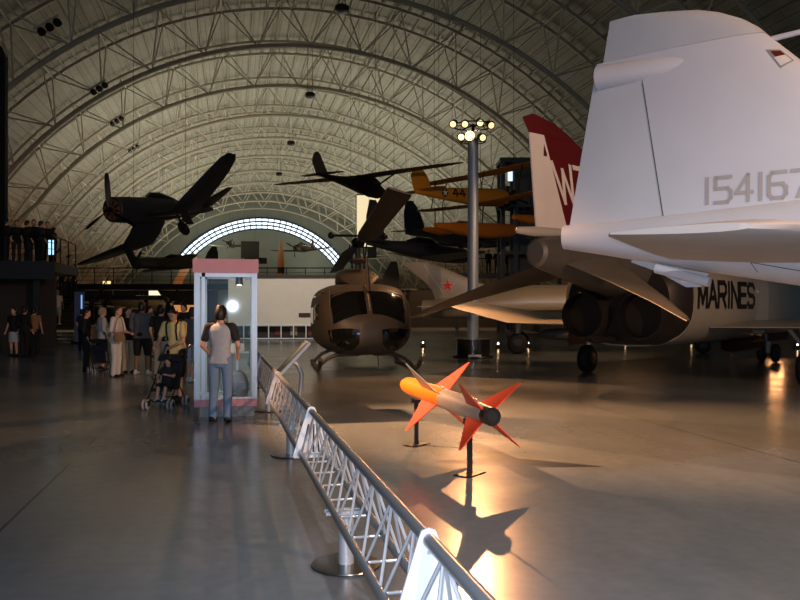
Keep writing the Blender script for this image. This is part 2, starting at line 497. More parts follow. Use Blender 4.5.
for k in range(5):
    t0 = 2.95 + LS*(k - 1)
    t = thing('guard_rail', rail_label[k], 'guard rail', RP(t0, .806, 0), RROT, 'lattice guard rail along the walkway')
    if meshes is None:
        meshes = [(nm, m.done(nm, mm, t)) for nm, m, mm in truss_section(False)]
    else:
        for nm, o in meshes:
            c = o.copy(); COL.objects.link(c); c.parent = t
    ep = end_plate().done('end_plate', M_PLATE, t, smooth=False); ep.location = (0, 0.0, 0)
    bo = MB()
    for x, z in ((0, ZT - .05), (-.1, ZB + .03), (.1, ZB + .03)): bo.lathe((x, -.012, z), (0, 1, 0), [(0, .009), (.024, .009)], 8)
    bo.done('bolt', M_ALU, ep)
    if k in (2, 3):
        sl = MB()
        for q in range(4):
            x = -.085 + q*.05
            sl.prism([(x-.008, -.0075, ZB+.0), (x+.008, -.0075, ZB+.0), (x*.45+.02, -.0075, ZB+.25), (x*.45+.006, -.0075, ZB+.25)], (0, .001, 0))  # thin dark stripes laid on the plate face
        sl.done('slot', mat('stripe_dark', '#2c2e30', .6), ep, smooth=False)
M_BASE = mat('rail_base_steel', '#6f7375', .22, .9)
pl = ['brushed rail post on a round base plate, nearest and fully in view', 'rail post on a round base, second one along beside the bright floor patch', 'third rail post, standing right of the display case base', 'fourth rail post, almost hidden behind the display case', 'post under the bottom edge of the frame']
for k, t0 in enumerate((4.95, 8.8, 12.66, 16.5)):
    t = thing('rail_post', pl[k], 'post', RP(t0, .806, 0), RROT, 'round based posts of the guard rail')
    m = MB(); m.lathe((0, 0, 0), (0, 0, 1), [(0, .222), (.008, .225), (.014, .222), (.016, .20), (.017, .01)], 40); m.done('base_plate', M_BASE, t)
    m = MB(); m.lathe((0, 0, .015), (0, 0, 1), [(0, .05), (.32, .05)], 24); m.done('pole', M_ALU, t)
    m = MB(); m.box((0, -.035, .348), (.27, .03, .022)); m.box((0, .035, .348), (.27, .03, .022)); m.box((0, 0, .338), (.1, .12, .012)); m.done('saddle', M_ALU, t)
# tilted info panel standing on the rail
t = thing('info_panel', 'tilted grey metal reading panel on a curved bracket over the guard rail', 'information panel', RP(13.0, 1.21, 0), RROT)
m = MB()
rot = Euler((0, R(-47), 0)).to_matrix()
m.box((0, 0, .80), (.78, .62, .045), rot); m.done('panel', mat('panel_metal', '#a4a8a9', .35, .5), t, smooth=False)
m = MB(); m.box((-.018, 0, .823), (.70, .54, .012), rot); m.done('reading_face', mat('panel_face', '#7d8683', .25), t, smooth=False)
m = MB(); m.path([(.02, 0, .76), (.10, 0, .70), (.16, 0, .56), (.15, 0, .36), (.12, 0, .16), (.12, 0, .0)], [.03, .04, .04, .035, .035, .04], 10); m.done('bracket', M_ALU, t)

# ================================================================ orange practice missile on two posts
A = W(.85, 7.2, .644); B = W(.05, 9.9, .69)
mt = thing('missile', 'orange and grey missile with red fins lying on two thin black posts', 'missile', (0, 0, 0))
L_ = (B - A).length; Fm = (B - A).normalized()
orient(mt, A, Fm, Fm.cross(V((0, 0, 1))) * -1)
M_ORG = mat('missile_orange', '#f08a1e', .35, var=.05, scale=8)
M_GREY = mat('missile_grey', '#b3aaa0', .4, .15, var=.06, scale=9)
M_RED = mat('fin_red', '#e8401c', .45, var=.05, scale=6)
m = MB(); m.lathe((L_*.53, 0, 0), (1, 0, 0), [(-.22, .103), (.02, .106), (.72, .112), (.92, .112), (1.06, .106), (1.17, .094), (1.25, .074), (1.30, .045), (1.325, .01)], 28); m.done('nose_section', M_ORG, mt)
m = MB(); m.lathe((.05, 0, 0), (1, 0, 0), [(0, .088), (.25, .094), (.6, .103), (L_*.53 - .27, .103)], 28); m.done('motor_section', M_GREY, mt)
m = MB(); m.lathe((0, 0, 0), (1, 0, 0), [(.0, .072), (.0, .088), (.12, .0895), (.13, .088)], 28); m.done('nozzle_ring', mat('nozzle_black', '#070707', .35), mt)
m = MB(); m.lathe((-.004, 0, 0), (1, 0, 0), [(.0, .045), (.0, .052), (.02, .05)], 20)
for k in range(4): m.box((-.002, .022*math.cos(k*PI/2), .022*math.sin(k*PI/2)), (.004, .03 if k % 2 == 0 else .006, .006 if k % 2 == 0 else .03))
m.done('nozzle_core', mat('nozzle_grey', '#2a2b2d', .4, .5), mt)
def deltafin(x0, x1, xt, span, r, ang, tipc=.03, th=.012):
    m = MB(); c, s = math.cos(ang), math.sin(ang); o = V((0, c, s)); n = V((0, -s, c))
    pts = [V((x0, 0, 0)) + o*(r-.02), V((x1, 0, 0)) + o*(r-.02), V((xt + tipc, 0, 0)) + o*(r+span), V((xt, 0, 0)) + o*(r+span)]
    a = [p + n*(th/2 if i < 2 else .003) for i, p in enumerate(pts)]; b = [p - n*(th/2 if i < 2 else .003) for i, p in enumerate(pts)]
    m.loft([a, b]); return m
M_CREAM = mat('fin_cream', '#e8cf9c', .45)
for k, a in enumerate((45, 135, 225, 315)):
    deltafin(.08, .50, .03, .34, .088, R(a)).done('tail_fin', M_RED, mt, smooth=False)
    wf = deltafin(1.36, 1.86, 1.50, .42, .106, R(a)).done('wing_fin', M_CREAM if a == 45 else M_RED, mt, smooth=False)
    if a == 45: wf['label'] = 'pale cream wing fin'
m = MB()
for x in (.55, 1.35, 2.25): m.box((x, 0, .112), (.07, .03, .03))
m.box((1.1, 0, .105), (1.5, .012, .02)); m.done('launch_lug', M_GREY, mt, smooth=False)
M_POST = mat('stand_black', '#0b0a09', .4)
for k, (s, lab) in enumerate(((.56, 'black stand with a flat foot under the nozzle end of the missile'), (2.3, 'black stand with a flat foot under the orange nose of the missile'))):
    p = A + Fm*s; t = thing('display_stand', lab, 'stand', (p.x, p.y, 0), RROT, 'black stands carrying the missile')
    h = p.z - .1 - .02*k
    m = MB(); m.box((0, 0, .006), (.32, .18, .012), Euler((0, 0, .7)).to_matrix()); m.done('foot', M_POST, t, smooth=False)
    m = MB(); m.box((0, 0, .012 + (h-.04-.012)/2), (.045, .045, h - .052)); m.done('upright', M_POST, t, smooth=False)
    m = MB(); m.box((0, 0, h - .035), (.11, .07, .03)); m.box((-.05, 0, h - .025), (.014, .07, .06)); m.box((.05, 0, h - .025), (.014, .07, .06)); m.done('cradle', M_POST, t, smooth=False)

# ================================================================ lamp mast
def lamp_mast(pos, rz, label, heads, drum=True):
    t = thing('lamp_mast', label, 'lamp mast', pos, rz)
    MP = mat('mast_steel', '#8794a3', .35, .25)
    m = MB(); m.lathe((0, 0, 0), (0, 0, 1), [(0, .66), (.03, .68), (.07, .66)], 36); m.done('base_plate', M_BLK, t)
    m = MB(); m.lathe((0, 0, .07), (0, 0, 1), [(0, .56), (.5, .56), (.5, .57), (.56, .57)], 36); m.done('base_drum', mat('drum_steel', '#4c4a47', .18, .85), t)
    m = MB(); m.lathe((0, 0, .62), (0, 0, 1), [(0, .61), (.035, .61)], 36); m.done('base_rim', mat('mast_rim', '#8d8a84', .3, .7), t)
    m = MB(); m.box((0, -.62, .07), (.42, .08, .09), Euler((R(25), 0, 0)).to_matrix()); m.done('caption_plate', M_PLATE, t, smooth=False)
    m = MB(); m.lathe((0, 0, .6), (0, 0, 1), [(0, .185), (6.65, .175), (6.7, .12)], 24); m.done('pole', MP, t)
    m = MB()
    for z, r in ((7.2, .42), (7.72, .68)): m.path([(r*math.cos(2*PI*k/24), r*math.sin(2*PI*k/24), z) for k in range(24)], .022, 6, closed=True)
    m.tube((0, 0, 7.2), (0, 0, 7.78), .05)
    for k in range(6): m.tube((0, 0, 7.72), (.68*math.cos(k*PI/3), .68*math.sin(k*PI/3), 7.72), .018, n=5)
    for k in range(4): m.tube((0, 0, 7.2), (.42*math.cos(k*PI/2), .42*math.sin(k*PI/2), 7.2), .018, n=5)
    m.done('lamp_ring', M_BLK, t)
    for (x, y, z, aim, st) in heads:
        d = V(aim).normalized(); p = V((x, y, z)) + V((0, 0, -.14))
        h = MB(); h.lathe(p - d*.16, d, [(0, .06), (.05, .11), (.26, .125), (.32, .14), (.32, .12)], 16)
        h.tube(p + V((0, 0, .0)), p + V((0, 0, .16)), .015, n=5)
        ho = h.done('lamp_head', M_BLK, t)
        l = MB(); l.lathe(p + d*.13, d, [(0, .112 if st < 9 else .15), (.03, .1), (.05, .02)], 16)
        l.done('lens', emit('lamp_lens_%d' % (st*10), '#ffc98c', st), ho)
    return t
ML = P(473, 348, 26.0); ML.z = 0
hd = []
for px, z, st, dx in ((453, 7.72, 2.2, -.3), (464, 7.72, 2.2, -.12), (478, 7.76, 2.4, .1), (488, 7.68, 1.9, .3)):
    hd.append(((px-473)/FPX*26, -.45, z + .12, (dx, -1, -.45), st))
for px, z, st, dx in ((461, 7.32, 4.2, -.25), (468.5, 7.36, 14, -.02), (480, 7.3, 2.3, .25)):
    hd.append(((px-473)/FPX*26, -.40, z + .1, (dx, -1, -.36), st))
lamp_mast(ML, -YAW, 'tall silver lamp mast with lit spotlights beside the helicopter', hd)
LT = ML + W(0, -.75, 7.3)
# ================================================================ display case
M_PINK = mat('case_mauve', '#bd8792', .5, var=.04, scale=6)
M_CF = mat('case_aluminium', '#9fa4a6', .35, .5)
M_PLN = mat('case_plinth', '#6d7072', .45, .3)
M_GL = glassmat('case_glass', (.93, .96, .95, 1))
CX0 = W(-2.73, 12.25, 0)                            # middle of the case
t = thing('display_case', 'tall glass display case with mauve top and base behind the woman', 'display case', CX0, 0)
wd_, dp_ = .93, .93; z0, z1, z2, z3 = .0, .16, .27, 2.18
m = MB(); m.box((.02, 0, .08), (.80, .82, .16)); m.done('plinth', M_PLN, t, smooth=False)
m = MB(); m.box((0, 0, .215), (wd_, dp_, .11)); m.done('base', M_PINK, t, smooth=False)
m = MB(); m.box((0, 0, 2.285), (wd_ + .04, dp_ + .04, .21)); m.done('top_fascia', M_PINK, t, smooth=False)
m = MB(); m.box((0, 0, z2 + .012), (wd_ - .06, dp_ - .06, .024)); m.done('case_floor', mat('case_floor', '#c9d6de', .3), t, smooth=False)
for sx in (-1, 1):
    for sy in (-1, 1):
        m = MB(); x, y = sx*(wd_/2 - .045), sy*(dp_/2 - .045)
        m.box((x, y, (z2+z3)/2), (.075, .075, z3 - z2))
        for q in (-.022, .0, .022):
            m.box((x + q, y + sy*.04, (z2+z3)/2), (.012, .012, z3 - z2)); m.box((x + sx*.04, y + q, (z2+z3)/2), (.012, .012, z3 - z2))
        if sx < 0:
            m.box((x + .09, y, (z2+z3)/2), (.05, .05, z3 - z2))
        m.done('corner_post', M_CF, t, smooth=False)
for sy in (-1, 1):
    m = MB(); m.box((0, sy*(dp_/2 - .045), z3 - .03), (wd_ - .1, .05, .06)); m.done('top_rail', M_CF, t, smooth=False)
for sx in (-1, 1):
    m = MB(); m.box((sx*(wd_/2 - .045), 0, z3 - .03), (.05, dp_ - .15, .06)); m.done('top_rail', M_CF, t, smooth=False)
for (x, y, sx, sy) in ((0, -1, wd_ - .16, .008), (0, 1, wd_ - .16, .008), (-1, 0, .008, dp_ - .16), (1, 0, .008, dp_ - .16)):
    m = MB(); m.box((x*(wd_/2 - .045), y*(dp_/2 - .045), (z2 + z3 - .06)/2), (sx, sy, z3 - z2 - .07)); m.done('glass_pane', M_GL, t, smooth=False)
m = MB(); m.lathe((.2, -.1, z3 - .05), (0, 0, -1), [(0, .05), (.12, .06), (.12, .04)], 12); lh = m.done('case_lamp', M_CF, t)
m = MB(); m.lathe((.2, -.1, z3 - .172), (0, 0, -1), [(0, .04), (.005, .03)], 12); m.done('bulb', emit('case_bulb', '#fff3e0', 8), lh)
light('SPOT', 'case_spot', CX0 + V((.1, -.1, 1.93)), '#eaf2ff', 18, to=CX0 + V((.12, 0, .2)), spot_size=R(95), shadow_soft_size=.05)
# what stands inside
s = thing('exhibit_stand', 'small dark pedestal with a ledge inside the glass case', 'stand', CX0 + V((.17, .1, z2 + .027)), 0)
m = MB(); m.box((0, 0, .32), (.04, .04, .64)); m.box((0, 0, .012), (.26, .2, .024)); m.done('stem', M_CF, s, smooth=False)
m = MB(); m.box((0, 0, .65), (.36, .22, .02)); m.done('ledge', M_CF, s, smooth=False)
c = thing('caption_card', 'small cream caption card standing on the ledge inside the case', 'card', CX0 + V((.17, .04, z2 + .69)), 0)
m = MB(); m.prism([(-.11, -.05, 0), (.11, -.05, 0), (.11, 0, .13), (-.11, 0, .13)], (0, .008, 0)); m.done('card', mat('card_cream', '#d6d1bd', .6), c, smooth=False)
h = thing('flight_helmet', 'dark brown rounded flight helmet on the floor of the glass case', 'helmet', CX0 + V((.2, -.2, z2 + .027)), 0)
m = MB(); m.lathe((0, 0, 0), (0, 0, 1), [(0, .13), (.1, .15), (.2, .15), (.3, .11), (.37, .05), (.39, .01)], 18); m.done('shell', mat('helmet_brown', '#3a2b20', .4), h)
m = MB(); m.box((0, -.135, .16), (.2, .05, .1)); m.done('visor', M_BLK, h)
# ================================================================ aircraft: near grey attack jet (only its tail is in the frame)
M_A6 = mat('jet_pale_grey', '#bdbfc6', .5, var=.05, scale=1.6)
M_A6B = mat('jet_under_grey', '#b3a9a2', .5, var=.05, scale=2)
M_LINE = mat('panel_line', '#55534f', .7)
M_TYRE = mat('tyre_rubber', '#0d0c0c', .75)
M_HUB = mat('wheel_hub', '#2f2d2b', .4, .5)
M_STRUT = mat('gear_strut_white', '#c2bdb3', .4, .2)
M_NUM = mat('number_grey', '#9b9694', .6)
def a6():
    n = V((math.sin(R(55)), -math.cos(R(55)), 0))       # nose direction seen from the visitor
    t = thing('attack_jet', 'pale grey attack jet at the right edge, its big tail fin nearest to the camera', 'aircraft', W(1.84, 8.6, 0), HEAD(n.x, n.y))
    # local: x towards the nose, y to port, z up; the visible side is -y
    m = MB(); m.fus([(-.03, 2.30, 2.56, .09), (.5, 2.2, 2.57, .2), (1.2, 2.06, 2.6, .34), (2.4, 1.84, 2.66, .52), (4., 1.5, 2.72, .78), (6., 1.2, 2.75, 1.0), (9., .98, 2.8, 1.15), (11.5, 1.0, 2.9, 1.12), (13.5, 1.15, 2.7, .95), (15., 1.4, 2.4, .6), (15.9, 1.7, 2.1, .22), (16.1, 1.85, 1.95, .05)], 28, 2.3)
    fu = m.done('fuselage', M_A6, t)
    rows = [(2.5, .03, 3.6, .20), (2.9, .10, 3.25, .19), (3.4, .18, 2.78, .175), (3.95, .285, 2.31, .155), (4.22, .34, 2.07, .14)]
    def le(x, z): return (x, 0, z)
    hx = lambda z: .81 + (3.98 - z)*.19                  # rudder hinge
    m = MB(); m.foil([(le(l, z), l - hx(z) , th*1.25) for z, a, l, th in rows], (0, 1, 0), 9)
    m2 = MB()
    # fin and rudder share one section: the rudder is the aft part
    def slab(mm, zs, fa, fb, ft):
        rings = []
        for z in zs:
            xa, xb = fa(z), fb(z); ta, tb = ft(z)
            rings.append([V((xa, ta, z)), V((xb, tb, z)), V((xb, -tb, z)), V((xa, -ta, z))])
        mm.loft(rings)
    m.bm.free(); m = MB()
    def rowsfoil(mm, zl, te, lef, tt):
        secs = []
        for z in zl:
            a, l = te(z), lef(z); ring = []; c = l - a
            N = 12
            fr = [(1 - math.cos(PI*i/N))/2 for i in range(N+1)]
            def half(x): return tt(z)*(1.4845*math.sqrt(x) - .63*x - 1.758*x*x + 1.4215*x**3 - .5075*x**4)*1. + .012
            for x in reversed(fr): ring.append(V((l - x*c, half(x), z)))
            for x in fr[1:]: ring.append(V((l - x*c, -half(x), z)))
            secs.append(ring)
        mm.loft(secs)
    te = lambda z: .03 + (z - 2.5)*.18
    lef = lambda z: 3.72 - (z - 2.5)*.96
    rowsfoil(m, [2.36, 2.5, 2.8, 3.2, 3.6, 3.95, 4.27], te, lef, lambda z: .36 - .1*(z - 2.5))
    fin = m.done('tail_fin', M_A6, t)
    # fin cap, rounded at the front
    m = MB(); zl = [4.275, 4.35, 4.45, 4.55, 4.62, 4.67, 4.70]
    lec = {4.275: 2.02, 4.35: 1.95, 4.45: 1.82, 4.55: 1.62, 4.62: 1.42, 4.67: 1.12, 4.70: .85}
    rowsfoil(m, zl, lambda z: .42 + (z - 4.275)*.17, lambda z: lec[z], lambda z: .17 if z < 4.6 else .13 - (z - 4.6)*.6)
    m.done('fin_cap', mat('fin_cap_grey', '#adb1b6', .55, var=.04, scale=2), t)
    # antenna fairing along the top of the rudder
    m = MB(); rings = []
    for x, r, zc in ((.35, .125, 4.12), (.36, .135, 4.12), (.7, .135, 4.11), (1.05, .125, 4.11), (1.3, .10, 4.12), (1.55, .06, 4.13), (1.75, .015, 4.14)):
        rings.append([V((x, r*1.0*math.cos(2*PI*k/18), zc + r*math.sin(2*PI*k/18))) for k in range(18)])
    m.loft(rings); m.done('antenna_fairing', M_A6, t)
    tr_ = bvh(fin); d = (0, 1, 0)
    def f3(x, z): return V((x, -3, z))
    m = MB()
    def strip(p, q, w=.008):
        p, q = V(p), V(q); u = (q-p).normalized(); nn = V((-u.y, u.x))*w/2
        rows = [[f3(*(p.lerp(q, k/12) + nn)), f3(*(p.lerp(q, k/12) - nn))] for k in range(13)]
        m.grid(onto(tr_, rows, d, .003))
    strip((.86, 3.97), (1.085, 2.56), .012); strip((.06, 2.545), (3.3, 2.60), .008); strip((.86, 3.97), (.87, 4.2), .007)
    m.done('panel_seam', M_LINE, fin)
    m = letters('154167', .145, .24, .048, .036, lambda a, b: f3(1.49 + a, 2.67 + b), tr_, d, .004); m.done('serial_number', M_NUM, fin)
    # recessed light near the leading edge
    m = MB(); cn = [V((2.03, 4.09)), V((2.15, 4.075)), V((2.16, 3.89)), V((2.27, 3.95))]; bl = lambda u, v: cn[0].lerp(cn[1], u).lerp(cn[2].lerp(cn[3], u), v); gq = lambda u0, u1, v0, v1: [[f3(*bl(u0 + (u1-u0)*a/4, v0 + (v1-v0)*b/4)) for a in range(5)] for b in range(5)]; q = gq(0, 1, 0, 1)
    m.grid(onto(tr_, q, d, .004)); m.done('light_frame', mat('light_frame', '#9d9489', .4, .4), fin)
    m = MB(); q = gq(.1, .9, .45, .93)
    m.grid(onto(tr_, q, d, .008)); m.done('light_lens', mat('lens_pale', '#c9c6c4', .25), fin)
    m = MB(); q = gq(.25, .92, .1, .45)
    m.grid(onto(tr_, q, d, .008)); m.done('red_lens', mat('lens_red', '#5a1a12', .25), fin)
    m = MB(); m.tube((1.95, 0, 4.2), (3.4, 0, 4.3), .028, .02, 10); m.done('pitot_tube', M_A6, t)
    for s, nm in ((-1, 'tailplane'), (1, 'tailplane')):
        m = MB(); rings = []
        secs = [(.40, 3.65, 1.24, .17, 2.13), (1.2, 3.35, 1.3, .15, 2.14), (2.2, 2.95, 1.42, .115, 2.15), (2.82, 2.68, 1.5, .085, 2.155), (2.95, 2.45, 1.56, .04, 2.155)]
        for y, l, a, th, z in secs:
            c = l - a; fr = [(1 - math.cos(PI*i/10))/2 for i in range(11)]
            half = lambda x: th*1.1*(1.4845*math.sqrt(x) - .63*x - 1.758*x*x + 1.4215*x**3 - .5075*x**4) + .006
            ring = [V((l - x*c, s*y, z + half(x))) for x in reversed(fr)] + [V((l - x*c, s*y, z - half(x))) for x in fr[1:]]
            rings.append(ring)
        m.loft(rings); m.done(nm, M_A6B if s < 0 else M_A6, t)
    # small fin and fuel vent under the tail
    m = MB(); m.prism([(.75, -.02, 2.17), (1.5, -.02, 1.99), (1.42, -.02, 1.86), (1.28, -.02, 1.86), (1.0, -.02, 2.02), (.72, -.02, 2.13)], (0, .04, 0)); m.done('tail_skid', M_A6, t, smooth=False)
    m = MB(); m.tube((1.02, -.15, 2.05), (1.55, -.2, 1.9), .05, .05, 10); m.done('fuel_vent', M_A6, t)
    tf = bvh(fu); m = MB()
    for (x0, z0, x1, z1) in ((1.2, 2.19, 1.95, 2.08), (1.95, 2.08, 2.0, 1.98), (1.95, 2.07, 3.4, 1.75)):
        p, q2 = V((x0, z0)), V((x1, z1)); u = (q2-p).normalized(); nn = V((-u.y, u.x))*.004
        m.grid(onto(tf, [[f3(*(p.lerp(q2, k/8) + nn)), f3(*(p.lerp(q2, k/8) - nn))] for k in range(9)], d, .003))
    m.done('panel_seam', M_LINE, fu)
    for s in (-1, 1):                                     # wings, folded upwards outboard as parked
        m = MB(); rings = []
        for y, l, c, th, z in ((.9, 10.6, 3.9, .30, 1.75), (3.3, 9.6, 3.1, .24, 1.76), (6.2, 8.4, 2.2, .16, 1.78), (7.9, 7.7, 1.5, .1, 1.8)):
            fr = [(1 - math.cos(PI*i/8))/2 for i in range(9)]
            up = V((0, 0, 1)) if z < 1.85 else V((0, -s, .15))
            half = lambda x: th*(1.4845*math.sqrt(x) - .63*x - 1.758*x*x + 1.4215*x**3 - .5075*x**4) + .01
            rings.append([V((l - x*c, s*y, z)) + up*half(x) for x in reversed(fr)] + [V((l - x*c, s*y, z)) - up*half(x) for x in fr[1:]])
        m.loft(rings); m.done('wing', M_A6, t)
    m = MB(); m.fus([(11.2, 2.6, 2.9, .45), (11.8, 2.6, 3.35, .6), (13., 2.5, 3.3, .55), (14., 2.4, 2.65, .3)], 18); m.done('canopy', glassmat('canopy_glass', (.25, .27, .28, 1)), t)
    for (x, y) in ((7.2, -1.4), (7.2, 1.4), (12.8, 0)):
        m = MB(); m.tube((x, y, .38), (x, y*.85, 1.6), .07, .09); lg = m.done('landing_leg', M_STRUT, t)
        a, b = MB(), MB(); wheel(a, b, (x, y, .38), .38, .26); a.done('tyre', M_TYRE, lg); b.done('hub', M_HUB, lg)
    return t
a6()

# ================================================================ marine fighter seen from behind
M_F4 = mat('fighter_grey', '#8d8a80', .45, var=.06, scale=1.2)
M_TI = mat('bare_titanium', '#2b2622', .45, .4, var=.18, scale=2.5)
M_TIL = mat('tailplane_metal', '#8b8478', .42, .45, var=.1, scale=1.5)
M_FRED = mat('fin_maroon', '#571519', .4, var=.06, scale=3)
M_FWHT = mat('rudder_white', '#cfcac6', .5, var=.05, scale=2)
M_SOOT = mat('nozzle_soot', '#0e0c0b', .6, .4)
def f4():
    n = V((math.sin(R(41)), math.cos(R(41)), 0))
    t = thing('fighter_jet', 'grey marine fighter seen from behind with a maroon and white fin and drooping tailplanes', 'aircraft', W(2.44, 13.6, 0), HEAD(n.x, n.y))
    m = MB(); m.fus([(-.15, 2.42, 2.80, .16), (-.1, 2.36, 2.86, .22), (.2, 2.30, 2.92, .27), (.9, 2.18, 3.0, .36), (1.8, 2.02, 3.04, .52), (2.7, 1.9, 3.08, .72), (3.9, 1.8, 3.1, .9)], 24); boom = m.done('tail_boom', mat('tail_boom_metal', '#625f59', .4, .4, var=.15, scale=3), t)
    m = MB(); m.path([(-.78, 0, 2.95), (-.7, 0, 2.955), (-.2, 0, 2.97), (.6, 0, 3.0), (1.2, 0, 3.04)], [.015, .06, .085, .1, .06], 12); m.done('fuel_vent', mat('vent_pale', '#a5a19b', .5), t)
    # engine bay, bare and dark, and the grey fuselage ahead of it
    m = MB(); m.fus([(3.0, .98, 2.5, 1.1, 2.6), (3.15, .93, 2.62, 1.24, 2.8), (3.55, .88, 2.85, 1.36, 2.8)], 40); eb = m.done('engine_bay', M_TI, t)
    m = MB(); m.fus([(3.55, .85, 3.02, 1.39, 2.8), (5., .85, 3.02, 1.45, 2.9), (7., .85, 2.98, 1.5, 3), (9.5, .88, 2.95, 1.5, 3), (11., .95, 2.95, 1.35, 2.8), (12.2, 1.02, 3.0, 1.0, 2.4), (14., 1.15, 2.85, .72, 2.1), (16., 1.35, 2.5, .52), (17.5, 1.65, 2.15, .22), (18.1, 1.85, 1.95, .04)], 40); fu = m.done('fuselage', M_F4, t)
    for s in (-1, 1):
        m = MB(); m.lathe((2.7, s*.62, 1.50), (1, 0, 0), [(0, .44), (.0, .47), (.3, .53), (.6, .60), (.7, .60)], 28, cap=False); nz_ = m.done('exhaust_nozzle', M_TI, t)
        m = MB(); m.lathe((2.69, s*.62, 1.50), (1, 0, 0), [(0, .44), (.3, .43), (.5, .40), (.5, .02)], 28, cap=False); m.done('nozzle_throat', M_SOOT, nz_)
    # fin: maroon, with a white rudder
    def finrows(mm, zl, te, le, th):
        rings = []
        for z in zl:
            a, l = te(z), le(z); c = l - a; fr = [(1 - math.cos(PI*i/10))/2 for i in range(11)]
            half = lambda x: th(z)*(1.4845*math.sqrt(x) - .63*x - 1.758*x*x + 1.4215*x**3 - .5075*x**4) + .008
            rings.append([V((l - x*c, half(x), z)) for x in reversed(fr)] + [V((l - x*c, -half(x), z)) for x in fr[1:]])
        mm.loft(rings)
    te = lambda z: -.13 - (z - 3.0)*.135 if z < 4.66 else -.36 - (z - 4.66)*.9
    hinge = lambda z: .86 - (z - 3.05)*.52
    def lef(z):
        pts = [(2.9, 5.2), (3.3, 4.2), (3.9, 2.9), (4.45, 1.85), (4.64, 1.46), (4.82, .95), (4.93, .5), (4.97, .05), (4.985, -.2)]
        for (a, b), (c, d_) in zip(pts, pts[1:]):
            if z <= c: return b + (d_ - b)*(z - a)/(c - a)
        return pts[-1][1]
    th = lambda z: .26 - .05*(z - 3) if z < 4.7 else max(.04, .17 - (z - 4.7)*.4)
    m = MB(); finrows(m, [2.95, 3.3, 3.7, 4.1, 4.45, 4.66], lambda z: hinge(z), lef, th); fin = m.done('fin', M_FRED, t)
    m = MB(); finrows(m, [4.66, 4.74, 4.82, 4.88, 4.93, 4.97, 4.985], lambda z: max(-.6, te(z)) if z < 4.9 else -.58 + (z - 4.88)*3, lef, th); m.done('fin_cap', M_FRED, t)
    m = MB(); rings = []
    for z in (3.04, 3.4, 3.8, 4.2, 4.3, 4.655):
        a, b = te(z), hinge(z) - .012 
        if z > 4.25: b = min(b, .02) if z > 4.35 else b
        rings.append([V((a, .012, z)), V((b, .075, z)), V((b, -.075, z)), V((a, -.012, z))])
    m.loft(rings); ru = m.done('rudder', M_FWHT, t, smooth=False)
    m = MB(); rings = []
    for z in (4.30, 4.655):
        a, b = .03, hinge(4.3) + .1 
        rings.append([V((a, .065, z)), V((b, .07, z)), V((b, -.07, z)), V((a, -.065, z))])
    m.loft(rings); m.done('rudder_balance', M_FRED, t, smooth=False)
    tf = bvh(fin); d = (0, 1, 0)
    m = letters('WT', .56, .66, .12, .085, lambda a, b: V((.36 + a + (.66 - b)*.5, -3, 3.57 + b)), tf, d, .006); m.done('tail_code', M_FWHT, fin)
    m = MB(); q = [[V((1.25 + u*.5 + w*.03, -3, 4.2 - u*.45 + w*.03)) for w in (0, 1)] for u in [k/8 for k in range(9)]]; m.grid(onto(tf, q, d, .006)); m.done('fin_stripe', M_FWHT, fin)
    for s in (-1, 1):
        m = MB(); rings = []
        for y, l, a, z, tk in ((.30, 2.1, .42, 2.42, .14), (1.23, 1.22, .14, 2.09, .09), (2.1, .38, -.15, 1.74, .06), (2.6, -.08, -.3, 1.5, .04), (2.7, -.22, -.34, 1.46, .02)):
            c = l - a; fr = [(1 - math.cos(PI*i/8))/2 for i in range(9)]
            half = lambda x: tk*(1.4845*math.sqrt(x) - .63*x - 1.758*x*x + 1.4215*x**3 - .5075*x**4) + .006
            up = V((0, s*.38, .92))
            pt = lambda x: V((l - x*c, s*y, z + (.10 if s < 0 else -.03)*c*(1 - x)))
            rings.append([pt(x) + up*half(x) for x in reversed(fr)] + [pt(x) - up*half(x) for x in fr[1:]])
        m.loft(rings); m.done('tailplane', M_TIL if s < 0 else mat('tailplane_shaded', '#453e37', .45, .4, var=.12, scale=1.5), t)  # port side: same metal, its shade put into a darker colour
    for s in (-1, 1):
        m = MB(); rings = []
        for y, l, c, z, tk in ((1.3, 10.8, 6.2, 1.25, .3), (3.6, 8.6, 4.1, 1.28, .2), (4.2, 8.0, 3.6, 1.42, .16), (5.85, 6.4, 1.9, 1.78, .08)):
            fr = [(1 - math.cos(PI*i/8))/2 for i in range(9)]
            half = lambda x: tk*(1.4845*math.sqrt(x) - .63*x - 1.758*x*x + 1.4215*x**3 - .5075*x**4) + .006
            rings.append([V((l - x*c, s*y, z + half(x))) for x in reversed(fr)] + [V((l - x*c, s*y, z - half(x))) for x in fr[1:]])
        m.loft(rings); m.done('wing', M_F4, t)
        m = MB(); m.fus([(7.2, 1.05, 2.6, .22), (9, 1.05, 2.7, .3), (11.6, 1.1, 2.65, .34), (11.7, 1.15, 2.6, .32)], 20, 3.2)
        for v in m.bm.verts: v.co.y += s*1.5
        m.done('intake_duct', M_F4, t)
    bt = bvh(fu)
    m = letters('MARINES', .40, .50, .105, .105, lambda a, b: V((3.72 + a, -4, 1.68 + b)), bt, (0, 1, 0), .008); m.done('service_name', mat('lettering_black', '#121110', .5), fu)
    m = MB()
    for z in (1.72, 1.84, 1.96): m.grid(onto(bt, [[V((8.2 + u*.5, -4, z + w*.06)) for w in (0, 1)] for u in (0, .5, 1)], (0, 1, 0), .008))
    m.done('side_insignia', mat('insignia_rust', '#6d3a2a', .5), fu)
    m = MB(); m.grid(onto(bt, [[V((7.0 + u*.35, -4, 2.0 + w*.06)) for w in (0, 1)] for u in (0, .5, 1)], (0, 1, 0), .008)); m.done('cream_placard', mat('placard_cream', '#cdbfa6', .5), fu)  # flat cream placard on the fuselage side
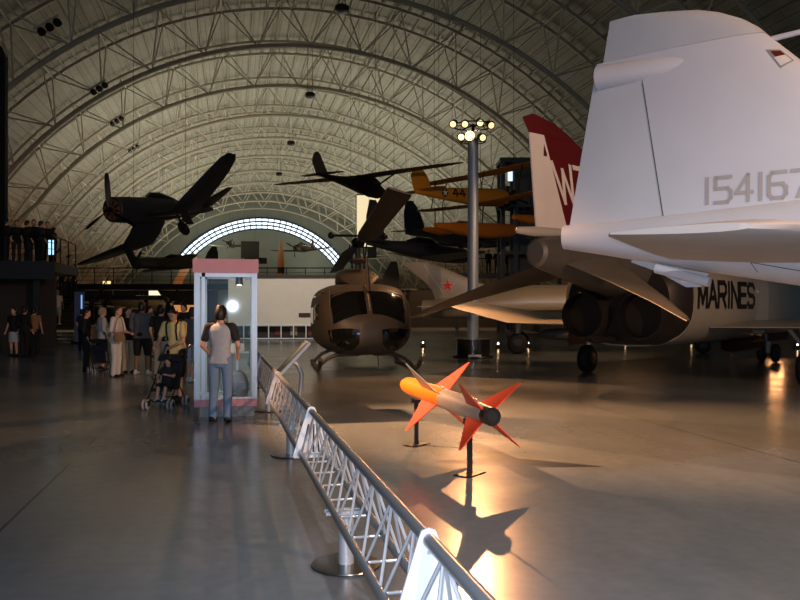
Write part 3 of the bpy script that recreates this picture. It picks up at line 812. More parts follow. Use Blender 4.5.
    m = MB(); m.fus([(11.2, 2.8, 3.1, .3), (12.2, 2.8, 3.5, .42), (14.2, 2.6, 3.35, .4), (15.2, 2.55, 2.7, .2)], 18); m.done('canopy', MATS['canopy_glass'], t)
    for (x, y, r) in ((6.25, 2.35, .36), (6.25, -2.73, .36)):
        m = MB(); m.tube((x, y, .36), (x + .1, y*.97, 1.35), .06, .08); m.tube((x + .05, y, .75), (x - .5, y*.9, 1.3), .04); lg = m.done('landing_leg', M_STRUT, t)
        a, b = MB(), MB(); wheel(a, b, (x, y, .36), r, .28); a.done('tyre', M_TYRE, lg); b.done('hub', M_HUB, lg)
        m = MB(); m.box((x - .1, y + (.22 if y > 0 else -.22), .98), (.9, .03, .5)); m.done('gear_door', mat('gear_door_red', '#4a1814', .5), t, smooth=False)
    m = MB(); m.tube((13.3, 0, .3), (13.1, 0, 1.4), .07, .1); lg = m.done('landing_leg', M_STRUT, t)
    for y in (-.2, .2):
        a, b = MB(), MB(); wheel(a, b, (13.3, y, .29), .29, .17); a.done('tyre', M_TYRE, lg); b.done('hub', M_HUB, lg)
    m = MB(); m.box((12.6, -.45, .98), (1.9, .04, .55)); m.box((12.6, .45, .98), (1.9, .04, .55)); m.done('nose_gear_door', MATS['gear_door_red'], t, smooth=False)
    m = MB(); m.fus([(9.2, .62, .66, .02), (9.5, .5, .82, .16), (10.2, .42, .92, .25), (12., .42, .92, .25), (12.5, .5, .82, .16), (12.8, .62, .66, .02)], 18); m.box((11.2, 0, .9), (1.2, .08, .1)); m.done('belly_tank', mat('tank_maroon', '#3a1512', .45), t)
    # arrestor hook under the bay
    m = MB(); m.tube((2.0, 0, 1.05), (5.0, 0, .92), .05, .06); m.done('arrestor_hook', M_TI, t)
    return t
f4()

# ================================================================ transport helicopter, nose towards us
M_OD = mat('olive_drab', '#56483a', .5, var=.07, scale=1.5)
M_WIN = mat('dark_window', '#15130f', .08, spec=.7)
def huey():
    n = V((math.sin(R(9.5)), -math.cos(R(9.5)), 0))
    t = thing('helicopter', 'brown-green transport helicopter facing the camera on skids', 'helicopter', W(-.736, 19.8, 0), HEAD(n.x, n.y))
    m = MB(); m.fus([(.02, .88, 1.0, .12, 2.2), (-.02, .74, 1.2, .42, 2.3), (-.14, .58, 1.42, .74, 2.4), (-.36, .47, 1.66, .98, 2.5), (-.65, .42, 1.90, 1.12, 2.7), (-.95, .40, 2.1, 1.2, 2.9), (-1.35, .38, 2.24, 1.26, 3.2), (-1.8, .38, 2.31, 1.30, 3.5), (-2.6, .38, 2.34, 1.31, 3.6), (-4.4, .38, 2.34, 1.3, 3.6), (-5.1, .5, 2.32, 1.15, 3.0), (-5.7, .85, 2.2, .7, 2.5), (-6.4, 1.05, 2.05, .42, 2.2), (-12.2, 1.55, 1.95, .16, 2)], 48)
    body = m.done('fuselage', M_OD, t); bt = bvh(body)
    def patch(name, c, mtl, off=.012, N=10, par=None):
        # c: four corner curves as (y, z) lists: bottom edge and top edge, left to right, joined by ruled rows
        lo, hi = c
        def at(l, u):
            u *= len(l) - 1; i = min(int(u), len(l) - 2); return V(l[i]).lerp(V(l[i+1]), u - i)
        rows = [[V((8, *at(lo, u/N).lerp(at(hi, u/N), v/N))) for u in range(N+1)] for v in range(N+1)]
        mm = MB(); mm.grid(onto(bt, rows, (-1, 0, 0), off)); return mm.done(name, mtl, par or t)
    for s in (-1, 1):
        lo = [(s*.07, 1.50), (s*.35, 1.475), (s*.65, 1.37), (s*.93, 1.24)]; hi = [(s*.07, 2.10), (s*.35, 2.10), (s*.7, 2.06), (s*.98, 1.98)]
        patch('windshield', (lo, hi), M_WIN)
        lo = [(s*.30, .74), (s*.46, .56), (s*.72, .56), (s*1.0, .78)]; hi = [(s*.29, 1.10), (s*.5, 1.13), (s*.76, 1.13), (s*1.06, 1.08)]
        patch('chin_window', (lo, hi), M_WIN)
        m = MB(); q = [[V((-1.35 - u*.75, s*8, 1.35 + v*.72 - .05*u)) for u in (0, .33, .66, 1)] for v in (0, .5, 1)]; m.grid(onto(bt, q, (0, -s, 0), .012)); dw = m.done('door_window', M_WIN, t)
        m = MB(); q = [[V((-2.6 - u*1.6, s*8, 1.2 + v*.8)) for u in (0, .33, .66, 1)] for v in (0, .5, 1)]; m.grid(onto(bt, q, (0, -s, 0), .012)); m.done('cabin_window', M_WIN, t)
        # skid and its legs
        m = MB(); m.path([(.05, s*1.28, .36), (-.15, s*1.28, .22), (-.45, s*1.28, .09), (-.8, s*1.28, .055), (-4.0, s*1.28, .055)], .055, 10); m.done('skid', M_OD, t)
        for x in (-1.0, -3.3):
            m = MB(); m.path([(x, s*.2, .42), (x, s*.75, .42), (x, s*1.02, .32), (x, s*1.2, .16), (x, s*1.28, .07)], .05, 10); m.done('cross_tube', M_OD, t)
        m = MB(); m.path([(-.7, s*1.0, 2.12), (-.62, s*1.0, 1.4), (-.4, s*.86, 1.2)], .02, 6); 
        m.done('window_frame', M_OD, t)
    m = MB(); m.path([(-.28, 0, 1.55), (-.62, 0, 1.86), (-1.0, 0, 2.14), (-1.3, 0, 2.26)], .035, 8); m.done('centre_post', mat('post_tan', '#5b4836', .5), t)
    for s in (-1, 1):
        m = MB(); m.tube((-.75, s*.15, 1.95), (-.38, s*.5, 1.60), .012, n=6); m.done('wiper', M_BLK, t)
    m = MB(); m.tube((-.5, .25, .42), (-.42, .25, .12), .014, n=6); m.tube((-.05, -.1, .6), (.03, -.1, .42), .012, n=6); m.done('aerial', M_BLK, t)
    m = MB(); m.path([(-.9, .05, 2.1), (-.92, .02, 2.6), (-.95, 0, 3.02)], [.06, .05, .03], 10); m.done('wire_cutter', mat('post_tan', '#5b4836', .5), t)
    m = MB(); m.fus([(-1.9, 2.28, 2.34, .3), (-2.2, 2.28, 2.62, .55), (-3.4, 2.28, 2.82, .62), (-5.0, 2.2, 2.75, .5), (-6.2, 2.0, 2.4, .25)], 20, 2.6); m.done('engine_cowl', M_OD, t)
    m = MB(); m.tube((-2.95, 0, 2.75), (-2.95, 0, 3.62), .09, .075, 14); m.lathe((-2.95, 0, 2.95), (0, 0, 1), [(0, .22), (.08, .3), (.14, .22)], 18); m.done('mast', M_OD, t)
    m = MB()
    for k in range(4): m.tube((-2.95 + .24*math.cos(k*PI/2+.6), .24*math.sin(k*PI/2+.6), 2.8), (-2.95 + .3*math.cos(k*PI/2+.9), .3*math.sin(k*PI/2+.9), 3.5), .022, n=6)
    m.tube((-2.95, -.75, 3.75), (-2.95, .75, 3.75), .035); m.ball((-2.95, -.78, 3.75), .1); m.ball((-2.95, .78, 3.75), .1)
    m.done('control_rods', M_BLK, t)
    return t, n
hu, hn = huey()
# main rotor: two blades across a teetering hub; directions measured from the hub
bpy.context.view_layer.update()
HUB = hu.matrix_world @ V((-2.95, 0, 3.55)); inv = hu.matrix_world.inverted()
tipn = W(-.10, 15.6, 4.02); tipf = HUB*2 - tipn
def rotor_blade(tip):
    a = (inv @ tip) - V((-2.95, 0, 3.55)); L = a.length; u = a.normalized(); sd = u.cross(V((0, 0, 1))).normalized(); up = sd.cross(u)
    tw = R(16); sd2 = sd*math.cos(tw) + up*math.sin(tw)*(1 if u.y*1 >= 0 or True else -1); up2 = sd2.cross(u)
    rings = []
    for f, c, th in ((.10, .28, .07), (.16, .44, .07), (.22, .53, .065), (.98, .53, .06), (1., .50, .04)):
        o = V((-2.95, 0, 3.55)) + u*L*f; fr = [(1 - math.cos(PI*i/8))/2 for i in range(9)]
        half = lambda x: th*(1.4845*math.sqrt(x) - .63*x - 1.758*x*x + 1.4215*x**3 - .5075*x**4) + .004
        rings.append([o + sd2*(c*(.3 - x)) + up2*half(x) for x in reversed(fr)] + [o + sd2*(c*(.3 - x)) - up2*half(x) for x in fr[1:]])
    m = MB(); m.loft(rings); return m
for q in (tipn, tipf): rotor_blade(q).done('rotor_blade', mat('blade_brown', '#3b322b', .5, var=.08, scale=3), hu)
a = (inv @ tipn) - V((-2.95, 0, 3.55)); u = a.normalized(); o_ = V((-2.95, 0, 3.55))
m = MB(); m.tube(o_ - u*.95, o_ + u*.95, .09, n=12); m.ball(o_, (.2, .2, .16)); m.done('rotor_hub', M_BLK, hu)
# ================================================================ people
M_SKIN = mat('skin', '#d09d82', .55)
M_SKIN2 = mat('skin_tan', '#8d6650', .55)
def cloth(name, col): return mat('cloth_' + name, col, .85, var=.07, scale=18, bump=.15)
def ell(mb, p, q, r0, r1, seg=4, n=12, flat=1.):
    p, q = V(p), V(q); t = (q - p).normalized(); L = (q-p).length
    prof = [(-r0*.95, r0*.25), (-r0*.7, r0*.7), (-r0*.3, r0*.95)] + [(L*i/seg, r0 + (r1-r0)*i/seg) for i in range(seg+1)] + [(L + r1*.3, r1*.95), (L + r1*.7, r1*.7), (L + r1*.95, r1*.25)]
    mb.lathe(p, t, prof, n)
def torso(mb, secs, n=18):                           # (centre, half depth x, half width y)
    mb.loft([[V(c) + V((a*math.cos(2*PI*k/n), b*math.copysign(abs(math.sin(2*PI*k/n))**.85, math.sin(2*PI*k/n)), 0)) for k in range(n)] for c, a, b in secs])
def fuse(mb, name, m, parent, vox, it=6):
    bm = mb.bm; bmesh.ops.recalc_face_normals(bm, faces=bm.faces)
    me = bpy.data.meshes.new('tmp'); bm.to_mesh(me); bm.free()
    o = bpy.data.objects.new('tmp', me); COL.objects.link(o)
    md = o.modifiers.new('r', 'REMESH'); md.mode = 'VOXEL'; md.voxel_size = vox
    sm = o.modifiers.new('s', 'SMOOTH'); sm.iterations = it; sm.factor = .5
    dg = bpy.context.evaluated_depsgraph_get()
    nm = bpy.data.meshes.new_from_object(o.evaluated_get(dg)); nm.name = name
    bpy.data.objects.remove(o); bpy.data.meshes.remove(me)
    nm.polygons.foreach_set('use_smooth', [True]*len(nm.polygons)); nm.materials.clear(); nm.materials.append(m)
    r = bpy.data.objects.new(name, nm); COL.objects.link(r); r.parent = parent
    return r
def person(label, loc, yaw, h=1.68, top=None, bottom=None, kind='trousers', sleeve=.55, J={}, lean=0., shoes=None, hair=None, hairlen=0., bulk=1., vox=.011, skin=None, sleeves=None, head=(0, 0), group=None, name='person', slim=1., long_hem=0.):
    # faces +x, y to the left, z up, built for a height of 1.70
    skin = skin or M_SKIN; k = h/1.70
    t = thing(name, label, 'person', loc, yaw, group); t.scale = (k, k, k)
    j = dict(hipL=(0, .095, .90), hipR=(0, -.095, .90), kneeL=(.02, .10, .48), kneeR=(.02, -.10, .48), ankL=(-.01, .105, .085), ankR=(-.01, -.105, .085),
             elbL=(-.03, .25, 1.12), elbR=(-.03, -.25, 1.12), wriL=(.10, .24, .88), wriR=(.10, -.24, .88))
    j.update(J); j = {a: V(b) for a, b in j.items()}
    lm = Euler((0, R(lean), 0)).to_matrix(); piv = V((0, 0, .95))
    if 'pelvis' in J: piv = V(J['pelvis'])
    dz = piv - V((0, 0, .95))
    def up(p): return lm @ (V(p) - V((0, 0, .95))) + piv
    shL, shR = up((0, .175*bulk, 1.385)), up((0, -.175*bulk, 1.385))
    def body_torso(mb, g, zmin=.80, hem=0.):
        s = [((0, 0, .82), .085, .13), ((0, 0, .90), .105, .165), ((0, 0, 1.0), .095, .15*slim), ((.01, 0, 1.10), .095, .14*slim), ((.015, 0, 1.22), .11, .16), ((.005, 0, 1.34), .10, .172), ((0, 0, 1.40), .075, .15), ((0, 0, 1.44), .05, .075)]
        s = [q for q in s if q[0][2] >= zmin]
        if hem: s = [((0, 0, zmin - hem), .11, .17)] + s
        rings = []
        n = 18
        for c, a, b in s:
            a = a*bulk + g; b = b*bulk + g
            rings.append([up(V(c) + V((a*math.cos(2*PI*i/n), b*math.copysign(abs(math.sin(2*PI*i/n))**.85, math.sin(2*PI*i/n)), 0))) for i in range(n)])
        mb.loft(rings)
    # body: skin, one continuous surface
    b = MB(); body_torso(b, -.012)
    hd = up((.02, 0, 1.585)); nk = up((0, 0, 1.44)); hm = (Euler((0, R(lean + head[0]), R(head[1])))).to_matrix()
    ell(b, up((-.005, 0, 1.40)), up((.012, 0, 1.53)), .056, .05)
    rings = []
    prof = [(-.118, .03, .025), (-.105, .058, .045), (-.08, .078, .058), (-.04, .088, .068), (0, .094, .074), (.04, .098, .077), (.08, .088, .07), (.105, .06, .05), (.118, .025, .02)]
    n = 18
    for z, a, c in prof:
        off = .018 if z < -.05 else 0.
        rings.append([hd + hm @ V((a*math.cos(2*PI*i/n) + off, c*math.sin(2*PI*i/n), z)) for i in range(n)])
    b.loft(rings)
    b.loft([[hd + hm @ V(p) for p in q] for q in ([(.085, -.008, .015), (.085, .008, .015), (.07, .0, .015)], [(.112, -.016, -.035), (.112, .016, -.035), (.07, 0, -.035)], [(.095, -.01, -.045), (.095, .01, -.045), (.07, 0, -.05)])])
    for s in (-1, 1):
        b.ball(hd + hm @ V((-.005, s*.076, -.01)), (.02, .012, .032), 8, 6)
    for S_ in 'LR':
        hip, kn, an, sh, el, wr = j['hip'+S_] + dz*0, j['knee'+S_], j['ank'+S_], (shL if S_ == 'L' else shR), j['elb'+S_], j['wri'+S_]
        ell(b, hip, kn, .082, .052); ell(b, kn, an, .054, .036)
        ell(b, an - V((0, 0, .04)), an + V((.13, 0, -.055)), .036, .024)
        ell(b, sh, el, .046, .036); ell(b, el, wr, .037, .024)
        # hand: palm, four fingers of different length, a thumb
        fw = (wr - el).normalized(); sd = V((1, 0, 0)) - fw*fw.x
        sd = sd.normalized() if sd.length > .2 else V((0, 0, 1)); nn = fw.cross(sd)
        pm = wr + fw*.045
        b.ball(pm, .03, 8, 6); ell(b, wr, wr + fw*.07, .024, .028, 2, 8)
        for q, ln in enumerate((.06, .075, .07, .055)):
            o = wr + fw*.075 + sd*(.030 - .02*q); inn = nn*(1 if S_ == 'L' else -1)*-1
            b.path([o, o + fw*ln*.5 + inn*.006, o + fw*ln*.85 + inn*.022], [.0095, .009, .0075], 6)
        o = wr + fw*.03 + sd*.024; b.path([o, o + fw*.03 + sd*.022, o + fw*.06 + sd*.024], [.011, .0105, .009], 6)
    body = fuse(b, 'body', skin, t, vox, 3)
    if vox < .012:
        e = MB()
        for s in (-1, 1): e.ball(hd + hm @ V((.083, s*.031, .012)), (.008, .013, .008), 8, 6)
        e.done('eyes', mat('eye_dark', '#1b1512', .3), body)
        e = MB(); e.ball(hd + hm @ V((.098, 0, -.072)), (.008, .024, .007), 8, 6); e.done('mouth', mat('lips', '#7d4a40', .5), body)
    # shirt
    cv = max(vox, .011)
    if top:
        s = MB(); body_torso(s, .016, .90, .05 + long_hem)
        so = None
        if sleeves is None:
            for sh, el, wr in ((shL, j['elbL'], j['wriL']), (shR, j['elbR'], j['wriR'])):
                if sleeve <= 1: ell(s, sh, sh.lerp(el, sleeve), .066*bulk, .06)
                else: ell(s, sh, el, .066*bulk, .054); ell(s, el, el.lerp(wr, sleeve - 1), .054, .042)
        st = fuse(s, 'shirt', top, t, cv, 4)
        if sleeves is not None:
            for sh, el in ((shL, j['elbL']), (shR, j['elbR'])):
                s = MB(); nb = up((0, 0, 1.415)); ell(s, nb.lerp(sh, .45), sh, .056, .072); ell(s, sh, sh.lerp(el, sleeve), .068*bulk, .06); fuse(s, 'sleeve', sleeves, st, cv, 3)
    if bottom:
        s = MB(); n = 18
        if kind != 'skirt':
            rings = []
            for z, a, w in ((.80, .09, .14), (.86, .118, .175), (.93, .118, .172), (1.0, .108, .16*slim), (1.02, .106, .158*slim)):
                rings.append([up(V((a*bulk*math.cos(2*PI*i/n), w*bulk*math.sin(2*PI*i/n), z))) for i in range(n)])
            s.loft(rings)
            for S_ in 'LR':
                hip, kn, an = j['hip'+S_], j['knee'+S_], j['ank'+S_]
                if kind == 'trousers': ell(s, hip, kn, .1*bulk, .07); ell(s, kn, an + V((0, 0, -.02)), .07, .062)
                elif kind == 'shorts': ell(s, hip, hip.lerp(kn, .95), .1*bulk, .082)
                else: ell(s, hip, hip.lerp(kn, .55), .1*bulk, .09)
        else:
            rings = []
            for z, a, w in ((.50, .15, .19), (.7, .14, .19), (.86, .125, .18), (.95, .115, .17), (1.02, .106, .155)):
                rings.append([V((a*math.cos(2*PI*i/n), w*math.sin(2*PI*i/n), z)) for i in range(n)])
            s.loft(rings)
        fuse(s, 'trousers' if kind == 'trousers' else ('skirt' if kind == 'skirt' else 'shorts'), bottom, t, cv, 4)
    if shoes:
        for S_ in 'LR':
            an = j['ank'+S_]; s = MB()
            ell(s, an + V((-.04, 0, -.045)), an + V((.15, 0, -.055)), .042, .034); ell(s, an + V((-.01, 0, .0)), an + V((-.01, 0, -.04)), .046, .046)
            o = fuse(s, 'shoe', shoes, t, .011, 2)
            zmin = an.z - .083
            for v in o.data.vertices:
                if v.co.z < zmin: v.co.z = zmin
    if hair:
        s = MB(); rings = []
        for i in range(9):
            u = i/8; z = .130 - u*.225; w = math.sin(PI*min(1, .18 + u*.5))
            a, c = .108*w, .089*w
            rings.append([hd + hm @ V((-.018 + a*math.cos(2*PI*q/18), c*math.sin(2*PI*q/18), z + (.15*max(0, .25 + math.cos(2*PI*q/18))/1.25)*u)) for q in range(18)])
        s.loft(rings)
        if hairlen:
            ell(s, hd + hm @ V((-.075, 0, .02)), hd + hm @ V((-.085, 0, -.06 - hairlen)), .06, .045)
        fuse(s, 'hair', hair, t, .011, 3)
    return t
def yawto(nx, nd): return HEAD(nx, nd)
def gp(px, py): 
    d = FPX*CAMZ/(py - 308); return W((px - 400)/FPX*d, d, 0)
def at(px, d): return W((px - 400)/FPX*d, d, 0)
H_DK = mat('hair_dark', '#15100d', .5); H_BR = mat('hair_brown', '#3a281b', .55); H_LT = mat('hair_grey', '#8c8274', .6)
DENIM = cloth('denim', '#6d88a6'); GREY = cloth('grey', '#a6abb2'); CHAR = cloth('charcoal', '#232226'); WHITE = cloth('white', '#d8d3ca')
BLACK = cloth('black', '#101011'); YEL = cloth('yellow', '#ecd08a'); KHAKI = cloth('khaki', '#b3a68f'); DGREY = cloth('dark_grey', '#5b5c60'); NAVY = cloth('navy', '#1b2233'); TAN = cloth('tan', '#8f6f4e')
SH_W = mat('shoe_white', '#c4c8cc', .4); SH_D = mat('shoe_dark', '#14120f', .5)
# woman looking at the case, her back to us
w1 = person('woman in grey raglan tee and blue jeans standing before the glass case, back turned', at(220.5, 11.35), yawto(.06, 1), 1.68, GREY, DENIM, 'trousers', .62,
    dict(kneeL=(.03, .105, .48), kneeR=(.02, -.105, .48), ankL=(.0, .12, .085), ankR=(-.02, -.11, .085), elbL=(-.02, .265, 1.12), elbR=(-.02, -.27, 1.12), wriL=(.13, .20, .98), wriR=(.14, -.22, .98)),
    0, SH_D, H_DK, .0, 1.0, .009, sleeves=CHAR, slim=.92)
# woman pushing the stroller
w2 = person('woman in yellow tee and black shorts bending over a stroller handle', at(177, 13.75), yawto(-.25, -1), 1.68, YEL, BLACK, 'shorts', .6,
    dict(elbL=(.20, .23, 1.08), elbR=(.20, -.24, 1.08), wriL=(.42, .14, 1.0), wriR=(.42, -.16, 1.0), kneeL=(.06, .1, .48), ankL=(.06, .1, .085), kneeR=(-.02, -.1, .48), ankR=(-.16, -.1, .10)),
    12, SH_D, H_DK, .05, 1.02, .010, head=(22, 0))
s = MB()
for q in (-1, 1): s.path([(.155, q*.09, 1.10), (.20, q*.095, 1.25), (.20, q*.10, 1.38), (.10, q*.10, 1.46), (0, q*.09, 1.44)], .018, 6)
s.box((-.08, 0, 1.26), (.14, .26, .36), Euler((0, R(12), 0)).to_matrix()); bp_ = s.done('backpack', BLACK, w2)
# stroller and child
def stroller(label, loc, yaw, empty=False):
    t = thing('stroller', label, 'stroller', loc, yaw, None)
    MF = mat('stroller_frame', '#26272b', .4, .4); MS = mat('stroller_seat', '#23252f', .8)
    m = MB()
    for s in (-1, 1):
        m.path([(.32, s*.20, .12), (-.10, s*.20, .56), (-.42, s*.20, 1.0)], .012, 6)
        m.path([(-.30, s*.20, .12), (.12, s*.20, .52)], .012, 6)
        m.path([(-.42, s*.20, 1.0), (-.48, s*.20, 1.02), (-.5, s*.17, .98)], .016, 6)
    m.tube((-.10, -.2, .56), (-.10, .2, .56), .01); m.tube((.3, -.2, .15), (.3, .2, .15), .01); m.tube((-.30, -.2, .14), (-.30, .2, .14), .01)
    m.done('frame', MF, t)
    m = MB(); m.loft([[V((x, y, z)) for y, z in ((-.17, zz), (.17, zz), (.17, zz - .02), (-.17, zz - .02))] for x, zz in ((.20, .30), (.16, .33), (-.08, .31), (-.14, .33), (-.28, .72))]); m.done('seat', MS, t)
    m = MB(); m.box((.33, 0, .14), (.12, .34, .015)); m.done('footrest', MF, t)
    if not empty is None:
        m = MB(); m.loft([[V((-.27 + .19*math.cos(a)*q, .2*math.sin(b), .72 + .16*math.sin(a)*q)) for b in (-1.5, -.8, 0, .8, 1.5)] + [V((-.27 + .17*math.cos(a)*q, .18*math.sin(b), .72 + .14*math.sin(a)*q)) for b in (1.5, .8, 0, -.8, -1.5)] for a, q in ((.3, 1), (.8, 1), (1.3, 1), (1.9, 1), (2.6, 1))]); m.done('canopy', MS, t)
    MW = mat('stroller_wheel', '#9ea0a3', .5); 
    for x in (.32, -.30):
        for s in (-1, 1):
            for q in (-.03, .03):
                a, b = MB(), MB(); wheel(a, b, (x, s*.21 + q, .085), .085, .03); wo = a.done('wheel', MW, t); b.done('hub', MF, wo)
    return t
st_loc = at(166.5, 12.95)
stroller('light stroller with pale wheels carrying the child in front of the woman in yellow', st_loc, yawto(-.12, -1))
child = person('small child in dark shirt sitting in the stroller with bare legs', st_loc + V((0, 0, .0)), yawto(-.12, -1), 1.02, CHAR, BLACK, 'shorts', .6,
    dict(pelvis=(-.10, 0, .62), hipL=(-.10, .09, .60), hipR=(-.10, -.09, .60), kneeL=(.28, .10, .62), kneeR=(.28, -.10, .62), ankL=(.40, .10, .30), ankR=(.40, -.10, .30), elbL=(.06, .24, .86), elbR=(.06, -.24, .86), wriL=(.26, .12, .92), wriR=(.26, -.12, .78)),
    -4, SH_W, H_DK, 0, .95, .013, head=(12, -18))
s = MB(); s.box((.03, .0, .92), (.02, .16, .09)); 
stroller('dark empty stroller standing left of the woman in white', at(100, 19.4), yawto(.6, -1))
# group left of the case
person('woman in white top and white trousers standing sideways with a tan bag', at(116, 18.7), yawto(1, -.15), 1.70, WHITE, WHITE, 'trousers', .95,
    dict(elbL=(.10, .2, 1.10), wriL=(.30, .1, 1.05), elbR=(.02, -.25, 1.10), wriR=(.26, -.16, 1.08)), 3, SH_D, H_BR, .0, 1.0, .012)
bg = thing('shoulder_bag', 'tan shoulder bag held at the hip of the woman in white', 'bag', at(119, 18.35) + V((0, 0, .86)), 0)
m = MB(); m.loft([[V((.13*a*math.cos(2*PI*k/14), .06*a*math.sin(2*PI*k/14), z)) for k in range(14)] for z, a in ((0, .8), (.03, 1), (.14, 1), (.19, .8))]); m.done('pouch', TAN, bg)
m = MB(); m.path([(-.11, 0, .17), (-.09, .04, .35), (-.05, .1, .55), (.02, .12, .58), (.08, .08, .4), (.11, 0, .17)], .012, 6); m.done('strap', TAN, bg)
person('person in pale grey jacket and black skirt behind the woman in white', at(102, 20.6), yawto(.8, .6), 1.66, GREY, BLACK, 'skirt', 1.7, {}, 0, SH_D, H_LT, 0, 1., .013)
person('broad man in grey jacket, dark shorts and white shoes, back turned', at(142, 19.3), yawto(.1, 1), 1.80, DGREY, BLACK, 'shorts', 1.6,
    dict(kneeL=(.02, .13, .48), kneeR=(.02, -.13, .48), ankL=(-.01, .15, .085), ankR=(-.01, -.15, .085), wriR=(.3, -.22, 1.1), elbR=(.02, -.3, 1.1)), 0, SH_W, H_DK, 0, 1.22, .012, skin=M_SKIN2)
person('person in black top and khaki trousers between the white pair and the broad man', at(128, 19.9), yawto(.7, -.6), 1.66, BLACK, KHAKI, 'trousers', .6, dict(wriL=(.3, .12, 1.0), elbL=(.1, .24, 1.1)), 0, SH_D, H_BR, .08, .95, .013)
person('person in black top and khaki trousers right behind the woman in yellow', at(161, 18.6), yawto(.1, 1), 1.72, BLACK, KHAKI, 'trousers', .6, {}, 0, SH_D, H_DK, 0, 1.08, .013)
person('person in grey shirt and shorts with white shoes beside the left post of the case', at(192.5, 17.4), yawto(.4, 1), 1.66, DGREY, GREY, 'shorts', .6, dict(ankR=(-.2, -.1, .1), kneeR=(-.02, -.1, .48)), 0, SH_W, H_BR, 0, 1., .013)
person('dark haired man in black seen above the crowd beside the case', at(184, 24), yawto(-.5, -1), 1.78, BLACK, NAVY, 'trousers', .8, {}, 0, SH_D, H_DK, 0, 1.1, .014)
person('person in black by the far end of the hall aisle left of the case', at(149, 26), yawto(1, 0), 1.7, BLACK, BLACK, 'trousers', 1.6, {}, 0, SH_D, H_DK, 0, 1., .014)
person('person in dark clothes in the crowd straight behind the broad man', at(172, 27), yawto(-1, .2), 1.68, NAVY, KHAKI, 'trousers', .6, {}, 0, SH_D, H_BR, .06, 1., .014)
# far left
person('person in dark top and grey knee length skirt walking at the far left', at(14, 26.5), yawto(-.2, -1), 1.66, BLACK, GREY, 'skirt', .6, {}, 0, SH_D, H_DK, 0, 1., .014)
person('person all in black beside the one in the grey skirt', at(24.5, 26.2), yawto(.3, 1), 1.7, BLACK, BLACK, 'trousers', 1.6, {}, 0, SH_D, H_DK, 0, 1., .014)
person('person with a tan top and black trousers at the foot of the stairs', at(34, 27.0), yawto(0, 1), 1.66, TAN, BLACK, 'trousers', .6, {}, 0, SH_D, H_DK, 0, 1., .014)
person('person in white shirt and white shoes, left one of the pair by the stairs', at(43.5, 33.5), yawto(.3, -1), 1.66, WHITE, DGREY, 'shorts', .7, {}, 0, SH_W, H_BR, 0, 1., .014)
person('person in white shirt and dark trousers, right one of the pair by the stairs', at(50, 34.), yawto(-.3, -1), 1.7, WHITE, BLACK, 'trousers', .7, {}, 0, SH_D, H_DK, 0, 1., .014)
person('person in dark clothes standing beside the blue banner stand', at(82, 31), yawto(.3, 1), 1.6, NAVY, BLACK, 'trousers', .7, {}, 0, SH_D, H_DK, 0, 1., .014)
person('person in black leaning near the group, left of the pale jacket', at(86, 20.3), yawto(.9, .2), 1.62, BLACK, BLACK, 'trousers', 1.6, {}, 0, SH_D, H_DK, 0, .95, .014)
# ================================================================ hanging and parked aircraft farther off
M_NAVY = mat('navy_paint', '#2b2f36', .5, var=.08, scale=2)
M_NAVYU = mat('navy_under', '#23262c', .5)
M_YEL = mat('trainer_yellow', '#b8791f', .45, var=.06, scale=2)
M_FLO = mat('float_orange', '#b5651a', .4, var=.05, scale=2)
M_STARW = mat('star_white', '#cfccc2', .5)
def add_foil(secs, s=1, up=(0, 0, 1)):               # secs: (x leading edge, y, z, chord, thickness)
    m = MB(); m.foil([(V((x, s*y, z)), c, t) for x, y, z, c, t in secs], up); return m
def propeller(t, x, r, n, a0, m_b, w=.14, z=0.):
    hub = MB(); hub.lathe((x, 0, z), (1, 0, 0), [(-.1, .12), (.1, .13), (.25, .09), (.34, .02)], 14); h = hub.done('propeller_hub', m_b, t)
    for k in range(n):
        a = a0 + 2*PI*k/n; o = V((0, math.cos(a), math.sin(a))); q = V((0, -math.sin(a), math.cos(a))); m = MB(); rings = []
        for f, ww, tw in ((.05, .07, 1.1), (.3, w, .9), (.65, w, .55), (.93, w*.8, .4), (1., w*.3, .35)):
            c = V((x + .08, 0, z)) + o*r*f; u = q*math.cos(tw) + V((1, 0, 0))*math.sin(tw); v = u.cross(o)*.025
            rings.append([c + u*ww, c + v, c - u*ww, c - v])
        m.loft(rings); m.done('propeller_blade', m_b, h)
def disc_star(tree, d, c, u, v, r, off=.01):
    pts = star_pts(r); m = MB(); rows = []
    C0 = V(c)
    for k in range(10):
        a, b = pts[k], pts[(k+1) % 10]
        rows = [[C0 + u*(a[0]*f) + v*(a[1]*f) for f in (0.02, .5, 1)], [C0 + u*(b[0]*f) + v*(b[1]*f) for f in (0.02, .5, 1)]]
        m.grid(onto(tree, rows, d, off))
    return m
